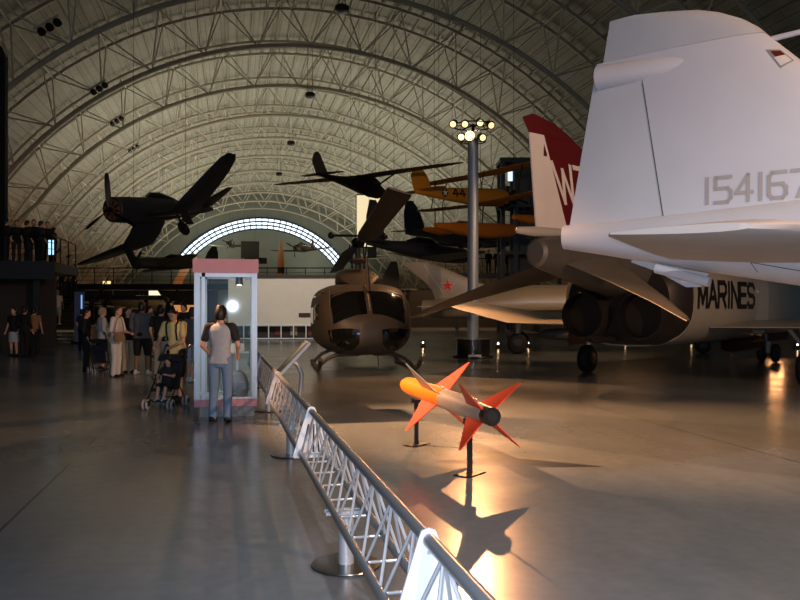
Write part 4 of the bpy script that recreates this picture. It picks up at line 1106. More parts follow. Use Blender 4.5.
def gullwing():
    t = thing('fighter_plane', 'dark navy gull winged fighter hanging banked above the crowd at the left', 'aircraft', (0, 0, 0))
    orient(t, P(153, 211, 42), DIR(-.36, -.925, -.1), DIR(.80, -.33, .46)); t.scale = (.93, .93, .93)
    m = MB(); m.fus([(3.35, -.62, .68, .62), (3.3, -.66, .72, .68), (2.3, -.70, .76, .72), (1.5, -.70, .76, .70), (.2, -.66, .82, .62), (-1.5, -.52, .80, .52), (-3.5, -.25, .66, .34), (-5.3, .0, .5, .17), (-6.1, .15, .38, .05)], 24); fu = m.done('fuselage', M_NAVY, t)
    m = MB(); m.lathe((3.36, 0, .03), (1, 0, 0), [(0, .2), (0, .55), (.012, .55), (.014, .2)], 24); fc = m.done('cowl_face', mat('cowl_rust', '#8a5a3c', .6), fu)
    m = MB()
    for k in range(9): a = 2*PI*k/9; m.tube((3.38, .22*math.cos(a), .03 + .22*math.sin(a)), (3.38, .5*math.cos(a), .03 + .5*math.sin(a)), .06, n=6)
    m.done('engine_cylinders', M_BLK, fc)
    propeller(t, 3.5, 1.95, 3, R(62), M_BLK, .15, .03)
    for s in (-1, 1):
        add_foil([(1.45, .4, -.45, 2.7, .36), (1.4, 1.2, -.85, 2.7, .36), (1.35, 1.95, -1.12, 2.65, .34), (1.2, 3.2, -.82, 2.45, .28), (.95, 5.0, -.38, 2.0, .2), (.75, 5.9, -.15, 1.5, .14), (.45, 6.25, -.06, .8, .07)], s).done('wing', M_NAVY, t)
        add_foil([(-4.6, .1, .45, 1.5, .14), (-4.75, 1.4, .45, 1.15, .1), (-5.05, 2.3, .45, .55, .05)], s).done('tailplane', M_NAVY, t)
        m = MB(); m.tube((.9, s*1.95, -1.2), (1.0, s*1.95, -2.2), .07); lg = m.done('landing_leg', M_NAVYU, t)
        a, b = MB(), MB(); wheel(a, b, (1.0, s*1.95, -2.3), .40, .22); a.done('tyre', M_TYRE, lg); b.done('hub', M_HUB, lg)
        m = MB(); m.box((.7, s*2.25, -1.75), (.7, .03, .9)); m.done('gear_door', M_NAVYU, t, smooth=False)
    m = MB(); m.foil([(V((-4.4, 0, .4)), 1.5, .14), (V((-4.7, 0, 1.1)), 1.35, .12), (V((-5.0, 0, 1.75)), .95, .08), (V((-5.25, 0, 1.98)), .5, .04)], (0, 1, 0)); m.done('tail_fin', M_NAVY, t)
    m = MB(); m.fus([(.3, .6, .75, .25), (-.3, .6, 1.2, .36), (-1.1, .6, 1.25, .36), (-2.2, .55, .95, .25), (-2.8, .5, .7, .1)], 16); m.done('canopy', mat('canopy_dim', '#1c2226', .15), t)
    ft = bvh(fu)
    disc_star(ft, (0, -1, 0), (-4.1, 6, .3), V((1, 0, 0)), V((0, 0, 1)), .34).done('star_insignia', M_STARW, fu)
    cables(t, [(1.2, 0, .7), (-3.5, 0, .6)])
gullwing()

def glider():
    t = thing('glider', 'dark glider with long thin wings hanging over the helicopter', 'glider', (0, 0, 0))
    orient(t, P(362, 180, 42), DIR(.56, .83, .06), DIR(-.83, .56, -.0)); t.scale = (.91, .91, .91)
    MG = mat('glider_dark', '#191310', .5, var=.1, scale=2); MGW = mat('glider_wing', '#3a2a1f', .5, var=.1, scale=2)
    m = MB(); m.fus([(2.15, -.75, -.5, .08), (2.0, -.92, -.3, .26), (1.5, -1.02, -.05, .36), (.7, -.98, .12, .4), (-.2, -.75, .12, .34), (-1.6, -.4, .08, .2), (-3.6, -.12, .06, .09), (-4.2, -.06, .08, .05)], 20); m.done('fuselage', MG, t)
    for s in (-1, 1):
        add_foil([(.55, .0, .18, 1.35, .22), (.5, 2.5, .25, 1.3, .2), (.35, 5.5, .30, .95, .12), (.15, 6.8, .32, .45, .05)], s).done('wing', MGW, t)
        add_foil([(-3.3, .05, .06, .9, .08), (-3.45, 1.35, .06, .5, .04)], s).done('tailplane', MG, t)
        m = MB(); m.tube((.2, s*.25, -.75), (.15, s*2.3, .2), .05, n=6); m.done('wing_strut', MG, t)
    m = MB(); m.foil([(V((-3.1, 0, 0)), 1.1, .08), (V((-3.5, 0, .7)), 1.0, .07), (V((-3.75, 0, 1.1)), .6, .05), (V((-3.95, 0, 1.25)), .2, .02)], (0, 1, 0)); m.done('tail_fin', mat('glider_fin', '#4d4434', .6), t)
    m = MB(); m.fus([(1.7, -.25, .0, .2), (1.1, -.2, .28, .3), (.5, -.1, .25, .25)], 14); m.done('canopy', MATS['canopy_dim'], t)
    cables(t, [(.1, .9, .3), (.1, -.9, .3)])
glider()

def seaplane():
    t = thing('biplane', 'yellow float biplane hanging behind the lamp mast', 'aircraft', (0, 0, 0))
    orient(t, P(474, 196, 47), DIR(.74, .67, .05), DIR(-.67, .74, -.02))
    m = MB(); m.fus([(2.7, -.5, .5, .5), (2.2, -.56, .54, .54), (.5, -.6, .5, .5), (-1.5, -.45, .42, .38), (-3.6, -.25, .3, .2), (-4.9, -.08, .2, .06)], 22); fu = m.done('fuselage', M_YEL, t)
    m = MB(); m.lathe((2.68, 0, 0), (1, 0, 0), [(0, .46), (.3, .46), (.6, .34), (.85, .2)], 14)
    for k in range(7): a = 2*PI*k/7; m.tube((3.0, .2*math.cos(a), .2*math.sin(a)), (3.0, .76*math.cos(a), .76*math.sin(a)), .15, n=8)
    m.done('engine', M_BLK, t)
    propeller(t, 3.55, 1.3, 2, R(20), M_BLK, .1)
    for s in (-1, 1):
        add_foil([(1.6, .0, 1.35, 1.5, .18), (1.6, 4.6, 1.42, 1.5, .16), (1.3, 5.15, 1.43, .8, .08)], s).done('upper_wing', M_YEL, t)
        add_foil([(1.0, .3, -.52, 1.5, .18), (1.0, 4.5, -.35, 1.5, .16), (.7, 5.0, -.34, .8, .08)], s).done('lower_wing', M_YEL, t)
        for (xa, xb) in ((1.3, .75), (.35, -.2)):
            m = MB(); m.tube((xb, s*3.5, -.38), (xa, s*3.5, 1.4), .035, n=6); m.done('wing_strut', M_BLK, t)
        m = MB(); m.tube((1.2, s*.35, .45), (1.3, s*.6, 1.35), .03, n=6); m.tube((.3, s*.35, .45), (.3, s*.6, 1.35), .03, n=6); m.tube((.75, s*3.5, -.38), (.35, s*3.5, 1.4), .012, n=5); m.tube((1.3, s*.7, 1.33), (.75, s*3.5, -.35), .012, n=5); m.done('rigging', M_BLK, t)
        add_foil([(-3.7, .1, .12, 1.1, .1), (-3.9, 1.5, .12, .9, .07), (-4.1, 1.75, .12, .4, .03)], s).done('tailplane', M_YEL, t)
        m = MB(); m.fus([(1.9, -1.75, -1.7, .05), (1.6, -1.95, -1.55, .2), (.6, -2.05, -1.5, .26), (-.8, -1.8, -1.55, .12)], 14)
        for v in m.bm.verts: v.co.y += s*3.6
        wf = m.done('wing_float', M_FLO, t)
        m = MB(); m.tube((.9, s*3.6, -1.5), (.9, s*3.55, -.4), .03, n=6); m.tube((.2, s*3.6, -1.55), (.2, s*3.55, -.4), .03, n=6); m.done('float_strut', M_BLK, wf)
    m = MB(); m.foil([(V((-3.5, 0, .15)), 1.5, .1), (V((-3.8, 0, .9)), 1.35, .09), (V((-4.2, 0, 1.35)), .75, .05)], (0, 1, 0)); m.done('tail_fin', M_YEL, t)
    m = MB(); m.fus([(4.3, -1.95, -1.85, .06), (4.0, -2.15, -1.7, .26), (3.2, -2.45, -1.62, .42), (1.2, -2.55, -1.6, .46), (-1.2, -2.4, -1.62, .38), (-3.4, -2.0, -1.68, .14)], 18, 2.4); mf = m.done('main_float', M_FLO, t)
    m = MB()
    for x in (2.4, .4):
        for s in (-1, 1): m.tube((x, s*.2, -1.65), (x, s*.38, -.4), .045, n=6)
    m.tube((2.4, .2, -1.65), (.4, .3, -.5), .03, n=6); m.done('float_struts', M_BLK, mf)
    ft = bvh(fu)
    m = letters('44', .42, .46, .12, .1, lambda a, b: V((-2.15 + a, -5, -.15 + b)), ft, (0, 1, 0), .012); m.done('number', M_BLK, fu)
    m = MB(); pts = [[V((-2.75 + .25*f*math.cos(2*PI*k/20), -5, .04 + .25*f*math.sin(2*PI*k/20))) for f in (.02, .5, 1)] for k in range(21)]
    m.grid(onto(ft, pts, (0, 1, 0), .010)); rd = m.done('roundel', mat('roundel_blue', '#1a1c2b', .5), fu)
    disc_star(ft, (0, 1, 0), (-2.75, -5, .04), V((1, 0, 0)), V((0, 0, 1)), .23, .02).done('star_insignia', M_STARW, rd)
    cables(t, [(.8, 2.5, 1.5), (.8, -2.5, 1.5)])
seaplane()

def mig():
    M_MIG = mat('silver_skin', '#b5a893', .33, .45, var=.06, scale=1.5)
    t = thing('delta_jet', 'silver delta jet with a red star on its tail behind the lamp mast', 'aircraft', P(424, 308, 30) * 1, HEAD(.985, -.17))
    t.location.z = 0
    zc = 1.86
    m = MB(); m.fus([(-.05, 1.28, 1.94, .33), (.8, 1.26, 2.02, .39), (2.4, 1.24, 2.3, .53), (4., zc-.62, zc+.66, .62), (9., zc-.62, zc+.66, .62), (11.5, zc-.5, zc+.5, .5), (12.6, zc-.4, zc+.4, .4)], 28); fu = m.done('fuselage', M_MIG, t)
    m = MB(); m.lathe((12.55, 0, zc), (1, 0, 0), [(0, .33), (.3, .28), (1.1, .02)], 18); m.done('nose_cone', mat('cone_grey', '#5b5a55', .5), t)
    m = MB(); m.lathe((-.06, 0, 1.61), (1, 0, 0), [(0, .26), (0, .32), (.2, .32), (.2, .05)], 24, cap=False); m.done('exhaust', M_SOOT, t)
    m = MB(); m.foil([(V((4.0, 0, 1.8)), 3.5, .22), (V((3.1, 0, 2.32)), 2.78, .2), (V((2.15, 0, 2.6)), 2.05, .16), (V((.35, 0, 3.36)), 1.2, .1), (V((.2, 0, 3.42)), 1.0, .06)], (0, 1, 0)); fn = m.done('tail_fin', M_MIG, t)
    tf = bvh(fn)
    disc_star(tf, (0, 1, 0), (.93, -5, 2.50), V((1, 0, 0)), V((0, 0, 1)), .31, .012).done('star_border', M_STARW, fn)
    disc_star(tf, (0, 1, 0), (.93, -5, 2.50), V((1, 0, 0)), V((0, 0, 1)), .25, .024).done('red_star', mat('star_red', '#d2301c', .45), fn)
    m = MB(); q = [[V((-.0 + u*.72 + w*.02, -5, 3.3 - u*1.05 + w*.01)) for w in (0, 1)] for u in [k/8 for k in range(9)]]; m.grid(onto(tf, q, (0, 1, 0), .006)); m.done('rudder_seam', M_STARW, fn)
    for s in (-1, 1):
        add_foil([(1.9, .4, 1.74, 1.5, .12), (.55, 1.85, 1.70, .55, .05)], s).done('tailplane', M_MIG, t)
        add_foil([(7.4, .5, 1.62, 5., .22), (3.4, 3.5, 1.56, 1., .06)], s).done('wing', M_MIG, t)
        m = MB(); m.tube((3.6, s*1.4, .4), (3.6, s*1.2, 1.55), .07); lg = m.done('landing_leg', M_STRUT, t)
        a, b = MB(), MB(); wheel(a, b, (3.6, s*1.42, .37), .37, .2); a.done('tyre', M_TYRE, lg); b.done('hub', M_HUB, lg)
    m = MB(); m.fus([(4.2, .62, .64, .02), (4.6, .5, .86, .18), (5.4, .44, .92, .24), (8.2, .44, .92, .24), (9.2, .55, .8, .12), (9.5, .66, .68, .02)], 16); m.box((6.6, 0, 1.05), (1.2, .08, .35)); m.done('belly_tank', mat('tank_grey', '#4b4844', .45), t)
    m = MB(); m.tube((10.2, 0, .3), (10.3, 0, 1.4), .06); lg = m.done('landing_leg', M_STRUT, t)
    a, b = MB(), MB(); wheel(a, b, (10.2, 0, .28), .28, .16); a.done('tyre', M_TYRE, lg); b.done('hub', M_HUB, lg)
    m = MB(); m.fus([(8.2, 2.4, 2.55, .2), (9., 2.35, 2.85, .32), (10.3, 2.3, 2.6, .25), (10.8, 2.25, 2.35, .1)], 14); m.done('canopy', MATS['canopy_dim'], t)
mig()

def warbird(label, pos, F, L, scale=1., m1=None, gear=False, hang=True, prop=True, fin=1.6, name='old_fighter', twin=False):
    m1 = m1 or M_NAVY
    t = thing(name, label, 'aircraft', (0, 0, 0)); orient(t, pos, F, L); t.scale = (scale,)*3
    m = MB(); m.fus([(2.9, -.35, .4, .36), (2.6, -.5, .5, .48), (1., -.6, .6, .52), (-1., -.5, .7, .45), (-3., -.2, .55, .28), (-5., .1, .4, .1)], 18); m.done('fuselage', m1, t)
    for s in (-1, 1):
        add_foil([(1.2, .3, -.35, 2.3, .3), (1.0, 2.5, -.2, 2.0, .24), (.6, 5.2, .02, 1.2, .12), (.2, 5.7, .05, .5, .05)], s).done('wing', m1, t)
        add_foil([(-3.8, .1, .35, 1.2, .12), (-4.1, 2.0, .35, .6, .06)], s).done('tailplane', m1, t)
        if gear:
            m = MB(); m.tube((.9, s*1.5, -.35), (1.1, s*1.5, -1.35), .06); lg = m.done('landing_leg', m1, t)
            a, b = MB(), MB(); wheel(a, b, (1.1, s*1.5, -1.4), .36, .18); a.done('tyre', M_TYRE, lg); b.done('hub', M_HUB, lg)
        if twin:
            m = MB(); m.fus([(2.4, -.45, .35, .4), (1.8, -.6, .4, .48), (-1., -.4, .2, .2)], 14)
            for v in m.bm.verts: v.co.y += s*2.3
            m.done('engine_nacelle', m1, t)
    m = MB(); m.foil([(V((-3.6, 0, .4)), 1.5, .12), (V((-4.0, 0, .4 + fin*.6)), 1.15, .1), (V((-4.5, 0, .4 + fin)), .5, .05)], (0, 1, 0)); m.done('tail_fin', m1, t)
    m = MB(); m.fus([(.4, .5, .6, .2), (-.2, .5, 1.0, .3), (-1.2, .5, 1.0, .3), (-2., .45, .7, .15)], 14); m.done('canopy', MATS['canopy_dim'], t)
    if prop: propeller(t, 2.95, 1.6, 3, R(30), M_BLK, .13, .02)
    if hang: cables(t, [(.5, 0, .6), (-3, 0, .5)])
    return t
M_OLV = mat('olive_plane', '#2b2a22', .55, var=.1, scale=2); M_GRYP = mat('grey_plane', '#6d6a63', .5, var=.08, scale=1.5); M_SILV = mat('silver_plane', '#9a958c', .35, .5); M_BRN = mat('brown_plane', '#4a3826', .55)
warbird('small dark fighter hanging by the left foot of the arched window', P(168, 264, 70), DIR(-.75, -.6, .02), DIR(.6, -.75, .1), .95, M_OLV)
warbird('black fighter with a tall pointed tail hanging left of the lamp mast', P(432, 253, 55), DIR(.85, .5, -.05), DIR(-.5, .85, .05), 1.05, M_NAVY, fin=2.6)
warbird('black twin engined plane hanging under the yellow biplane', P(474, 238, 68), DIR(.8, .55, .03), DIR(-.55, .8, .05), 1.45, M_NAVY, twin=True, name='twin_engine_plane')
warbird('tiny dark plane hanging before the end wall, left of the boxy one', P(230, 245, 150), DIR(0, -1, .1), DIR(1, 0, .0), .75, M_OLV)
warbird('small brown plane hanging below the right side of the arched window', P(302, 249, 130), DIR(-.3, -1, 0), DIR(1, -.3, .03), 1.0, M_BRN)
warbird('dark propeller plane parked under the far walkway at the left', at(148, 66) + V((0, 0, 1.75)), DIR(.9, -.4), DIR(.4, .9), 1.0, M_OLV, True, False)
warbird('silver plane parked far behind the walkway, nose to the left', at(60, 78) + V((0, 0, 1.75)), DIR(-.8, -.5), DIR(.5, -.8), 1.0, M_SILV, True, False)
warbird('grey plane parked behind the white wall beside the helicopter roof', at(330, 62) + V((0, 0, 2.65)), DIR(-.7, -.7), DIR(.7, -.7), 1.5, M_GRYP, True, False)
warbird('dark plane parked deep in the hall under the black hanging fighter', at(425, 76) + V((0, 0, 1.75)), DIR(.8, -.6), DIR(.6, .8), 1.0, M_OLV, True, False)
warbird('brown plane parked deep in the hall right of the lamp mast', at(600, 46) + V((0, 0, 1.75)), DIR(-.9, -.4), DIR(.4, -.9), 1.0, M_BRN, True, False)
warbird('grey plane parked far behind the marine fighter', at(720, 47) + V((0, 0, 1.75)), DIR(-.8, -.6), DIR(.6, -.8), 1.0, M_GRYP, True, False)
warbird('pale plane parked far down the hall left of the display case', at(190, 105) + V((0, 0, 1.75)), DIR(.6, -.8), DIR(.8, .6), 1.0, M_SILV, True, False)

# ================================================================ raised walkways, stairs and far exhibits
M_STEEL = mat('black_steel', '#0d0d0e', .45, .3)
M_BLKW = mat('black_wall', '#2b251f', .7)
def railing(t, pts, h=1.05, step=1.5):
    m = MB()
    for a, b in zip(pts, pts[1:]):
        a, b = V(a), V(b); n = max(1, int((b-a).length/step))
        for i in range(n+1): p = a.lerp(b, i/n); m.tube(p, p + V((0, 0, h)), .03, n=5)
        for z in (h, h*.72, h*.48, h*.24): m.tube(a + V((0, 0, z)), b + V((0, 0, z)), .035 if z == h else .012, n=5)
    m.done('railing', M_STEEL, t)
# raised platform at the far left
c = at(54, 31); t = thing('viewing_platform', 'black raised walkway with railing and onlookers at the far left', 'walkway', (c.x - 6, c.y + 2.5, 0))
m = MB(); m.box((0, 0, 3.3), (12, 5, .4)); m.box((0, -2.45, 3.15), (12, .12, .7)); m.done('deck', M_STEEL, t, smooth=False)
for x in (-5, -1.6, 1.8, 5.2):
    m = MB(); m.box((x, -1.8, 1.55), (.22, .22, 3.1)); m.done('column', M_STEEL, t, smooth=False)
railing(t, [(-6, -2.45, 3.5), (5.9, -2.45, 3.5), (5.9, 2.4, 3.5)])
PZ = 3.5
for i, (px, dd, h, lab, ct, cb) in enumerate(((4, 30.8, 1.7, 'onlooker on the black raised walkway at the left edge of the photo', BLACK, BLACK), (14.5, 31.7, 1.74, 'onlooker on the black raised walkway, second from the left edge', BLACK, NAVY),
        (25, 31.2, 1.68, 'shorter onlooker on the raised walkway left of the tallest one', BLACK, BLACK), (32, 32.2, 1.82, 'tallest onlooker on the raised walkway', BLACK, NAVY),
        (39, 31.2, 1.66, 'onlooker on the raised walkway just right of the tallest one', NAVY, BLACK), (46, 31.9, 1.7, 'onlooker on the raised walkway near its right end', BLACK, BLACK), (52, 33.2, 1.6, 'onlooker at the right end of the raised walkway behind the bright screen', BLACK, BLACK))):
    p = at(px, dd); person(lab, (p.x, p.y + .3, PZ), yawto(.5, -1 if i % 2 else .6), h, ct, cb, 'trousers', 1.5, {}, 0, SH_D, H_DK, 0, 1., .016)
sc_ = thing('lit_screen', 'small bright bluish screen on the end of the raised walkway', 'screen', at(52.0, 31.9) + V((0, 0, 3.503)), -YAW)
m = MB(); m.box((0, 0, .32), (.1, .08, .64)); m.done('stand', M_STEEL, sc_, smooth=False)
m = MB(); m.box((0, -.05, .62), (.30, .06, .70)); m.done('casing', M_STEEL, sc_, smooth=False)
m = MB(); m.box((0, -.085, .62), (.22, .01, .60)); m.done('display', emit('screen_glow', '#b4e0ff', 1.6), sc_, smooth=False)
g = thing('gantry', 'tall black gantry post rising at the left edge of the photo', 'gantry', at(3.5, 31.5) + V((0, 0, 3.505)), -YAW)
m = MB(); m.box((0, 0, 4.15), (.24, .24, 8.3)); m.done('post', M_STEEL, g, smooth=False)
m = MB(); m.path([(0, 0, 8.2), (-.15, 0, 8.6), (-1.6, 0, 9.6), (-5, 0, 10.)], .13, 8); m.done('arm', M_STEEL, g)
# dark screen wall and clutter under the platform
c2 = at(20, 32.5); ew = thing('exhibit_wall', 'black exhibit wall under the raised walkway at the far left', 'partition', (c2.x - 1.2, c2.y, 0))
m = MB(); m.box((0, 0, 1.5), (5.2, .3, 3.)); m.done('panel', M_BLKW, ew, smooth=False)
m = MB(); m.box((-1.9, -.17, 1.45), (.9, .03, 1.2), Euler((0, .3, 0)).to_matrix()); m.done('picture_panel', mat('poster_tan', '#8a7c68', .7), ew, smooth=False)
# staircase
b0 = at(56, 37); t = thing('staircase', 'black staircase climbing to the far walkway left of the blue banner', 'staircase', b0, -YAW)
m = MB()
for k in range(13):
    m.box((0, .15 + k*.30, .085 + k*.175), (1.9, .34, .05))
m.done('treads', M_STEEL, t, smooth=False)
for s in (-1, 1):
    m = MB(); m.prism([(s*.97, 0, 0), (s*.97, 4.1, 2.28), (s*.97, 4.1, 1.95), (s*.97, .45, 0)], (.05*s, 0, 0)); m.done('stringer', M_STEEL, t, smooth=False)
    m = MB(); m.tube((s*.97, .1, 1.0), (s*.97, 4.0, 3.2), .03)
    for k in range(6): m.tube((s*.97, .2 + k*.72, .1 + k*.42), (s*.97, .2 + k*.72, 1.08 + k*.405), .02, n=5)
    m.done('handrail', M_STEEL, t)
m = MB(); m.box((0, 5.4, 2.2), (5.2, 2.6, .2)); m.done('landing', M_STEEL, t, smooth=False)
m = MB()
for x in (-2.5, 2.5): m.box((x, 5.4, 1.05), (.18, .18, 2.1))
m.done('landing_posts', M_STEEL, t, smooth=False)
person('person in white shirt and shorts standing on the black staircase', at(57.5, 38.33) + V((0, 0, .825)), yawto(0, 1), 1.70, WHITE, GREY, 'shorts', .7, {}, 0, SH_W, H_LT, 0, 1., .015)
for i, (px, h, lab, ct) in enumerate(((50, 1.7, 'person in pale shirt at the left of the stair landing', WHITE), (55, 1.62, 'person in grey shirt on the stair landing, second from the left', GREY), (62, 1.7, 'person in dark shirt in the middle of the stair landing', BLACK), (68.5, 1.66, 'person in grey shirt on the stair landing, second from the right', DGREY), (74.5, 1.72, 'person in black at the right end of the stair landing', BLACK))):
    p = at(px, 42.4 + (i % 2)*.7); person(lab, (p.x, p.y, 2.3), yawto(.3 - .2*i, -1), h, ct, BLACK, 'trousers', .7, {}, 0, SH_D, H_DK, 0, 1., .016)
# far walkway bridge across the hall
a_, b_ = at(82, 50), at(345, 50); t = thing('footbridge', 'long black footbridge crossing the hall behind the crowd', 'walkway', ((a_.x + b_.x)/2, (a_.y + b_.y)/2, 0), math.atan2(b_.y - a_.y, b_.x - a_.x))
L2 = (b_ - a_).length
m = MB(); m.box((0, 0, 2.98), (L2, 2.2, .36)); m.done('deck', M_STEEL, t, smooth=False)
railing(t, [(-L2/2, -1.05, 3.16), (L2/2, -1.05, 3.16)], 1.0, 1.2)
for x in (-7.8, -2.9, 2., 7.):
    m = MB(); m.box((x, 0, .95), (.24, .24, 1.9)); m.tube((x, 0, 1.9), (x - .6, 0, 2.8), .09); m.tube((x, 0, 1.9), (x + .6, 0, 2.8), .09); m.done('column', M_STEEL, t, smooth=False)
c = at(508, 58); t = thing('rear_walkway', 'black walkway with onlookers beneath the yellow biplane at the right', 'walkway', (c.x, c.y, 0), -YAW)
m = MB(); m.box((0, 0, 4.05), (9.5, 2., .35)); m.done('deck', M_STEEL, t, smooth=False); railing(t, [(-4.7, -.95, 4.22), (4.7, -.95, 4.22)], 1.05, 1.2)
for x in (-3.8, 0, 3.8):
    m = MB(); m.box((x, 0, 1.94), (.25, .25, 3.88)); m.done('column', M_STEEL, t, smooth=False)
for px, lab in ((488.5, 'leftmost onlooker on the walkway beneath the yellow biplane'), (497, 'middle onlooker on the walkway beneath the yellow biplane'), (506, 'rightmost onlooker on the walkway beneath the yellow biplane')):
    person(lab, at(px, 57.8) + V((0, 0, 4.225)), yawto(0, -1), 1.72, BLACK, BLACK, 'trousers', 1.5, {}, 0, SH_D, H_DK, 0, 1., .02)
# lift tower
c = at(519, 54); t = thing('lift_tower', 'tall dark lift tower standing behind the maroon tail fin', 'tower', c, -YAW)
m = MB()
for x in (-1.25, -.35, 1.1):
    for y in (-1, 1): m.box((x, y, 5.9), (.28, .28, 11.8))
m.box((0, 0, 11.7), (2.9, 2.4, .3)); m.box((0, 0, 8.6), (2.6, 2.2, .2)); m.box((0, 0, 5.4), (2.6, 2.2, .2)); m.done('frame', M_STEEL, t, smooth=False)
m = MB(); m.box((.4, .9, 5.9), (1.4, .1, 11.6)); m.done('back_panel', mat('tower_grey', '#34322f', .6), t, smooth=False)
m = MB(); m.box((-.75, -1.0, 11.05 - .3), (.32, .06, .95)); m.done('lit_pane', emit('pane_glow', '#d8ecff', 1.3), t, smooth=False)
# white display wall with the glass front below it
c = at(282, 41); t = thing('display_wall', 'long white display wall behind the case and the helicopter', 'partition', c, -YAW)
m = MB(); m.box((0, 0, 1.98), (5.6, .25, 2.56)); m.done('panel', mat('screen_white', '#c5c2bb', .8, var=.04), t, smooth=False)
m = MB(); m.box((1.45, -.14, 1.28), (1.1, .05, .22)); m.done('slot', M_BLKW, t, smooth=False)
m = MB(); m.box((0, 0, 3.31), (5.9, .5, .12)); m.done('cap', M_BLKW, t, smooth=False)
m = MB(); m.box((0, .2, .36), (5.4, .1, .66)); m.done('base_band', M_BLKW, t, smooth=False)
m = MB()
for x in [-2.6 + k*.65 for k in range(9)]: m.box((x, -.3, .42), (.05, .05, .78))
m.box((0, -.3, .80), (5.4, .05, .05)); m.box((0, -.3, .06), (5.4, .05, .05)); m.done('barrier_frame', M_PLATE, t, smooth=False)
for k, (x, col) in enumerate(((-1.6, '#7d6a50'), (-.2, '#5f2a22'), (.6, '#8a8274'), (1.5, '#5a2d20'), (2.1, '#79766d'))):
    m = MB(); m.box((x, .13, .42), (.36, .04, .42)); m.done('poster', mat('poster_%d' % k, col, .7), t, smooth=False)
# hanging banner of light
t = thing('light_banner', 'tall glowing cream banner hanging behind the rotor blade', 'banner', P(369, 221, 76) , -YAW)
m = MB(); m.box((0, 0, 0), (2.35, .12, 5.0)); m.done('screen', emit('banner_glow', '#ffeab8', .95), t, smooth=False)
m = MB(); m.box((0, 0, 2.56), (2.4, .16, .1)); m.box((0, 0, -2.56), (2.0, .16, .12)); m.done('rail', M_STEEL, t, smooth=False); cables(t, [(-1., 0, 2.6), (1., 0, 2.6)])
t = thing('speaker_box', 'dark box hanging just below the glowing cream banner', 'loudspeaker', P(372, 253, 72), -YAW)
m = MB(); m.box((0, 0, 0), (.85, .6, .9)); m.done('cabinet', M_BLK, t, smooth=False); cables(t, [(-.3, 0, .45), (.3, 0, .45)])
# banner stand and counter by the stairs
t = thing('banner_stand', 'tall blue lit banner stand right of the black staircase', 'banner', at(79.5, 36), -YAW)
m = MB(); m.box((0, 0, .05), (.6, .5, .1)); m.done('foot', M_STEEL, t, smooth=False)
m = MB(); m.box((0, 0, 1.25), (.44, .1, 2.3)); m.done('panel', mat('banner_blue', '#5a6f92', .5), t, smooth=False)
m = MB(); m.box((.12, -.06, 1.6), (.06, .02, 1.3)); m.done('light_strip', emit('strip_blue', '#8fb8ff', .9), t, smooth=False)
t = thing('counter', 'small tan wooden counter between the banner stand and the empty stroller', 'counter', at(91.5, 29.5), -YAW)
m = MB(); m.box((0, 0, .48), (.34, .5, .96)); m.done('body', mat('counter_wood', '#6d5a44', .6, var=.1), t, smooth=False)
m = MB(); m.box((0, 0, .98), (.42, .58, .04)); m.done('top', mat('counter_top', '#8a7a62', .5), t, smooth=False)
# rocket, boxy craft and lit signs at the end of the hall
t = thing('rocket', 'tall white and black banded rocket standing at the end of the hall', 'rocket', at(281, 118), 0)
m = MB(); m.lathe((0, 0, 2.2), (0, 0, 1), [(0, .62), (1.8, .62), (1.8, .5), (6.5, .5), (8.2, .36), (9.4, .12), (9.9, .02)], 18); m.done('body', mat('rocket_tan', '#c08a5e', .5), t)
for z in (3.2, 5.1, 6.9):
    m = MB(); m.lathe((0, 0, z), (0, 0, 1), [(0, .525 if z > 3.5 else .64), (.9, .525 if z > 3.5 else .64)], 18); m.done('black_band', M_BLK, t)
for k in range(4):
    a = k*PI/2 + .4; o = V((math.cos(a), math.sin(a), 0)); m = MB(); m.prism([o*.6 + V((0, 0, 2.3)), o*1.3 + V((0, 0, 2.0)), o*1.3 + V((0, 0, 2.6)), o*.6 + V((0, 0, 3.6))], o.cross(V((0, 0, 1)))*.06); m.done('fin', M_BLK, t, smooth=False)
m = MB(); m.lathe((0, 0, 0), (0, 0, 1), [(0, 1.3), (.3, 1.3), (.3, .7), (2.2, .6)], 18); m.done('pedestal', M_STEEL, t)
t = thing('satellite', 'dark boxy satellite hanging before the end wall left of the rocket', 'satellite', P(250, 250, 140), 0)
m = MB(); m.box((0, 0, 0), (3.2, 2, 3.0)); m.box((0, 0, -1.7), (2., 1.4, .5)); m.done('box', M_OLV, t, smooth=False)
m = MB(); m.box((2.2, 0, -1.9), (1.6, .1, 1.1)); m.done('panel', M_STEEL, t, smooth=False); cables(t, [(-1, 0, 1.5), (1, 0, 1.5)])
for (px, py, dd, w, h, col, st, lab) in ((107, 284, 74, .75, .55, '#ffe08a', 1.2, 'upper of two small yellow lit signs over the footbridge'), (107, 292.5, 72, .85, .65, '#ffd67a', 1.0, 'lower of two small yellow lit signs under the footbridge'),
      (155, 293, 84, 1.3, .5, '#fff0d0', 1.1, 'white lit sign under the footbridge behind the broad man'), (186, 308.5, 62, 1.9, .55, '#d08a4a', .9, 'orange lit showcase behind the crowd left of the display case')):
    p = P(px, py, dd); t = thing('lit_sign', lab, 'sign', (p.x, p.y, 0), -YAW)
    m = MB(); m.box((0, .1, p.z/2), (.12, .1, p.z)); m.done('post', M_STEEL, t, smooth=False)
    m = MB(); m.box((0, 0, p.z), (w + .12, .1, h + .12)); m.done('casing', M_STEEL, t, smooth=False)
    m = MB(); m.box((0, -.06, p.z), (w, .02, h)); m.done('lit_face', emit('sign_%d_%d' % (px, py), col, st), t, smooth=False)
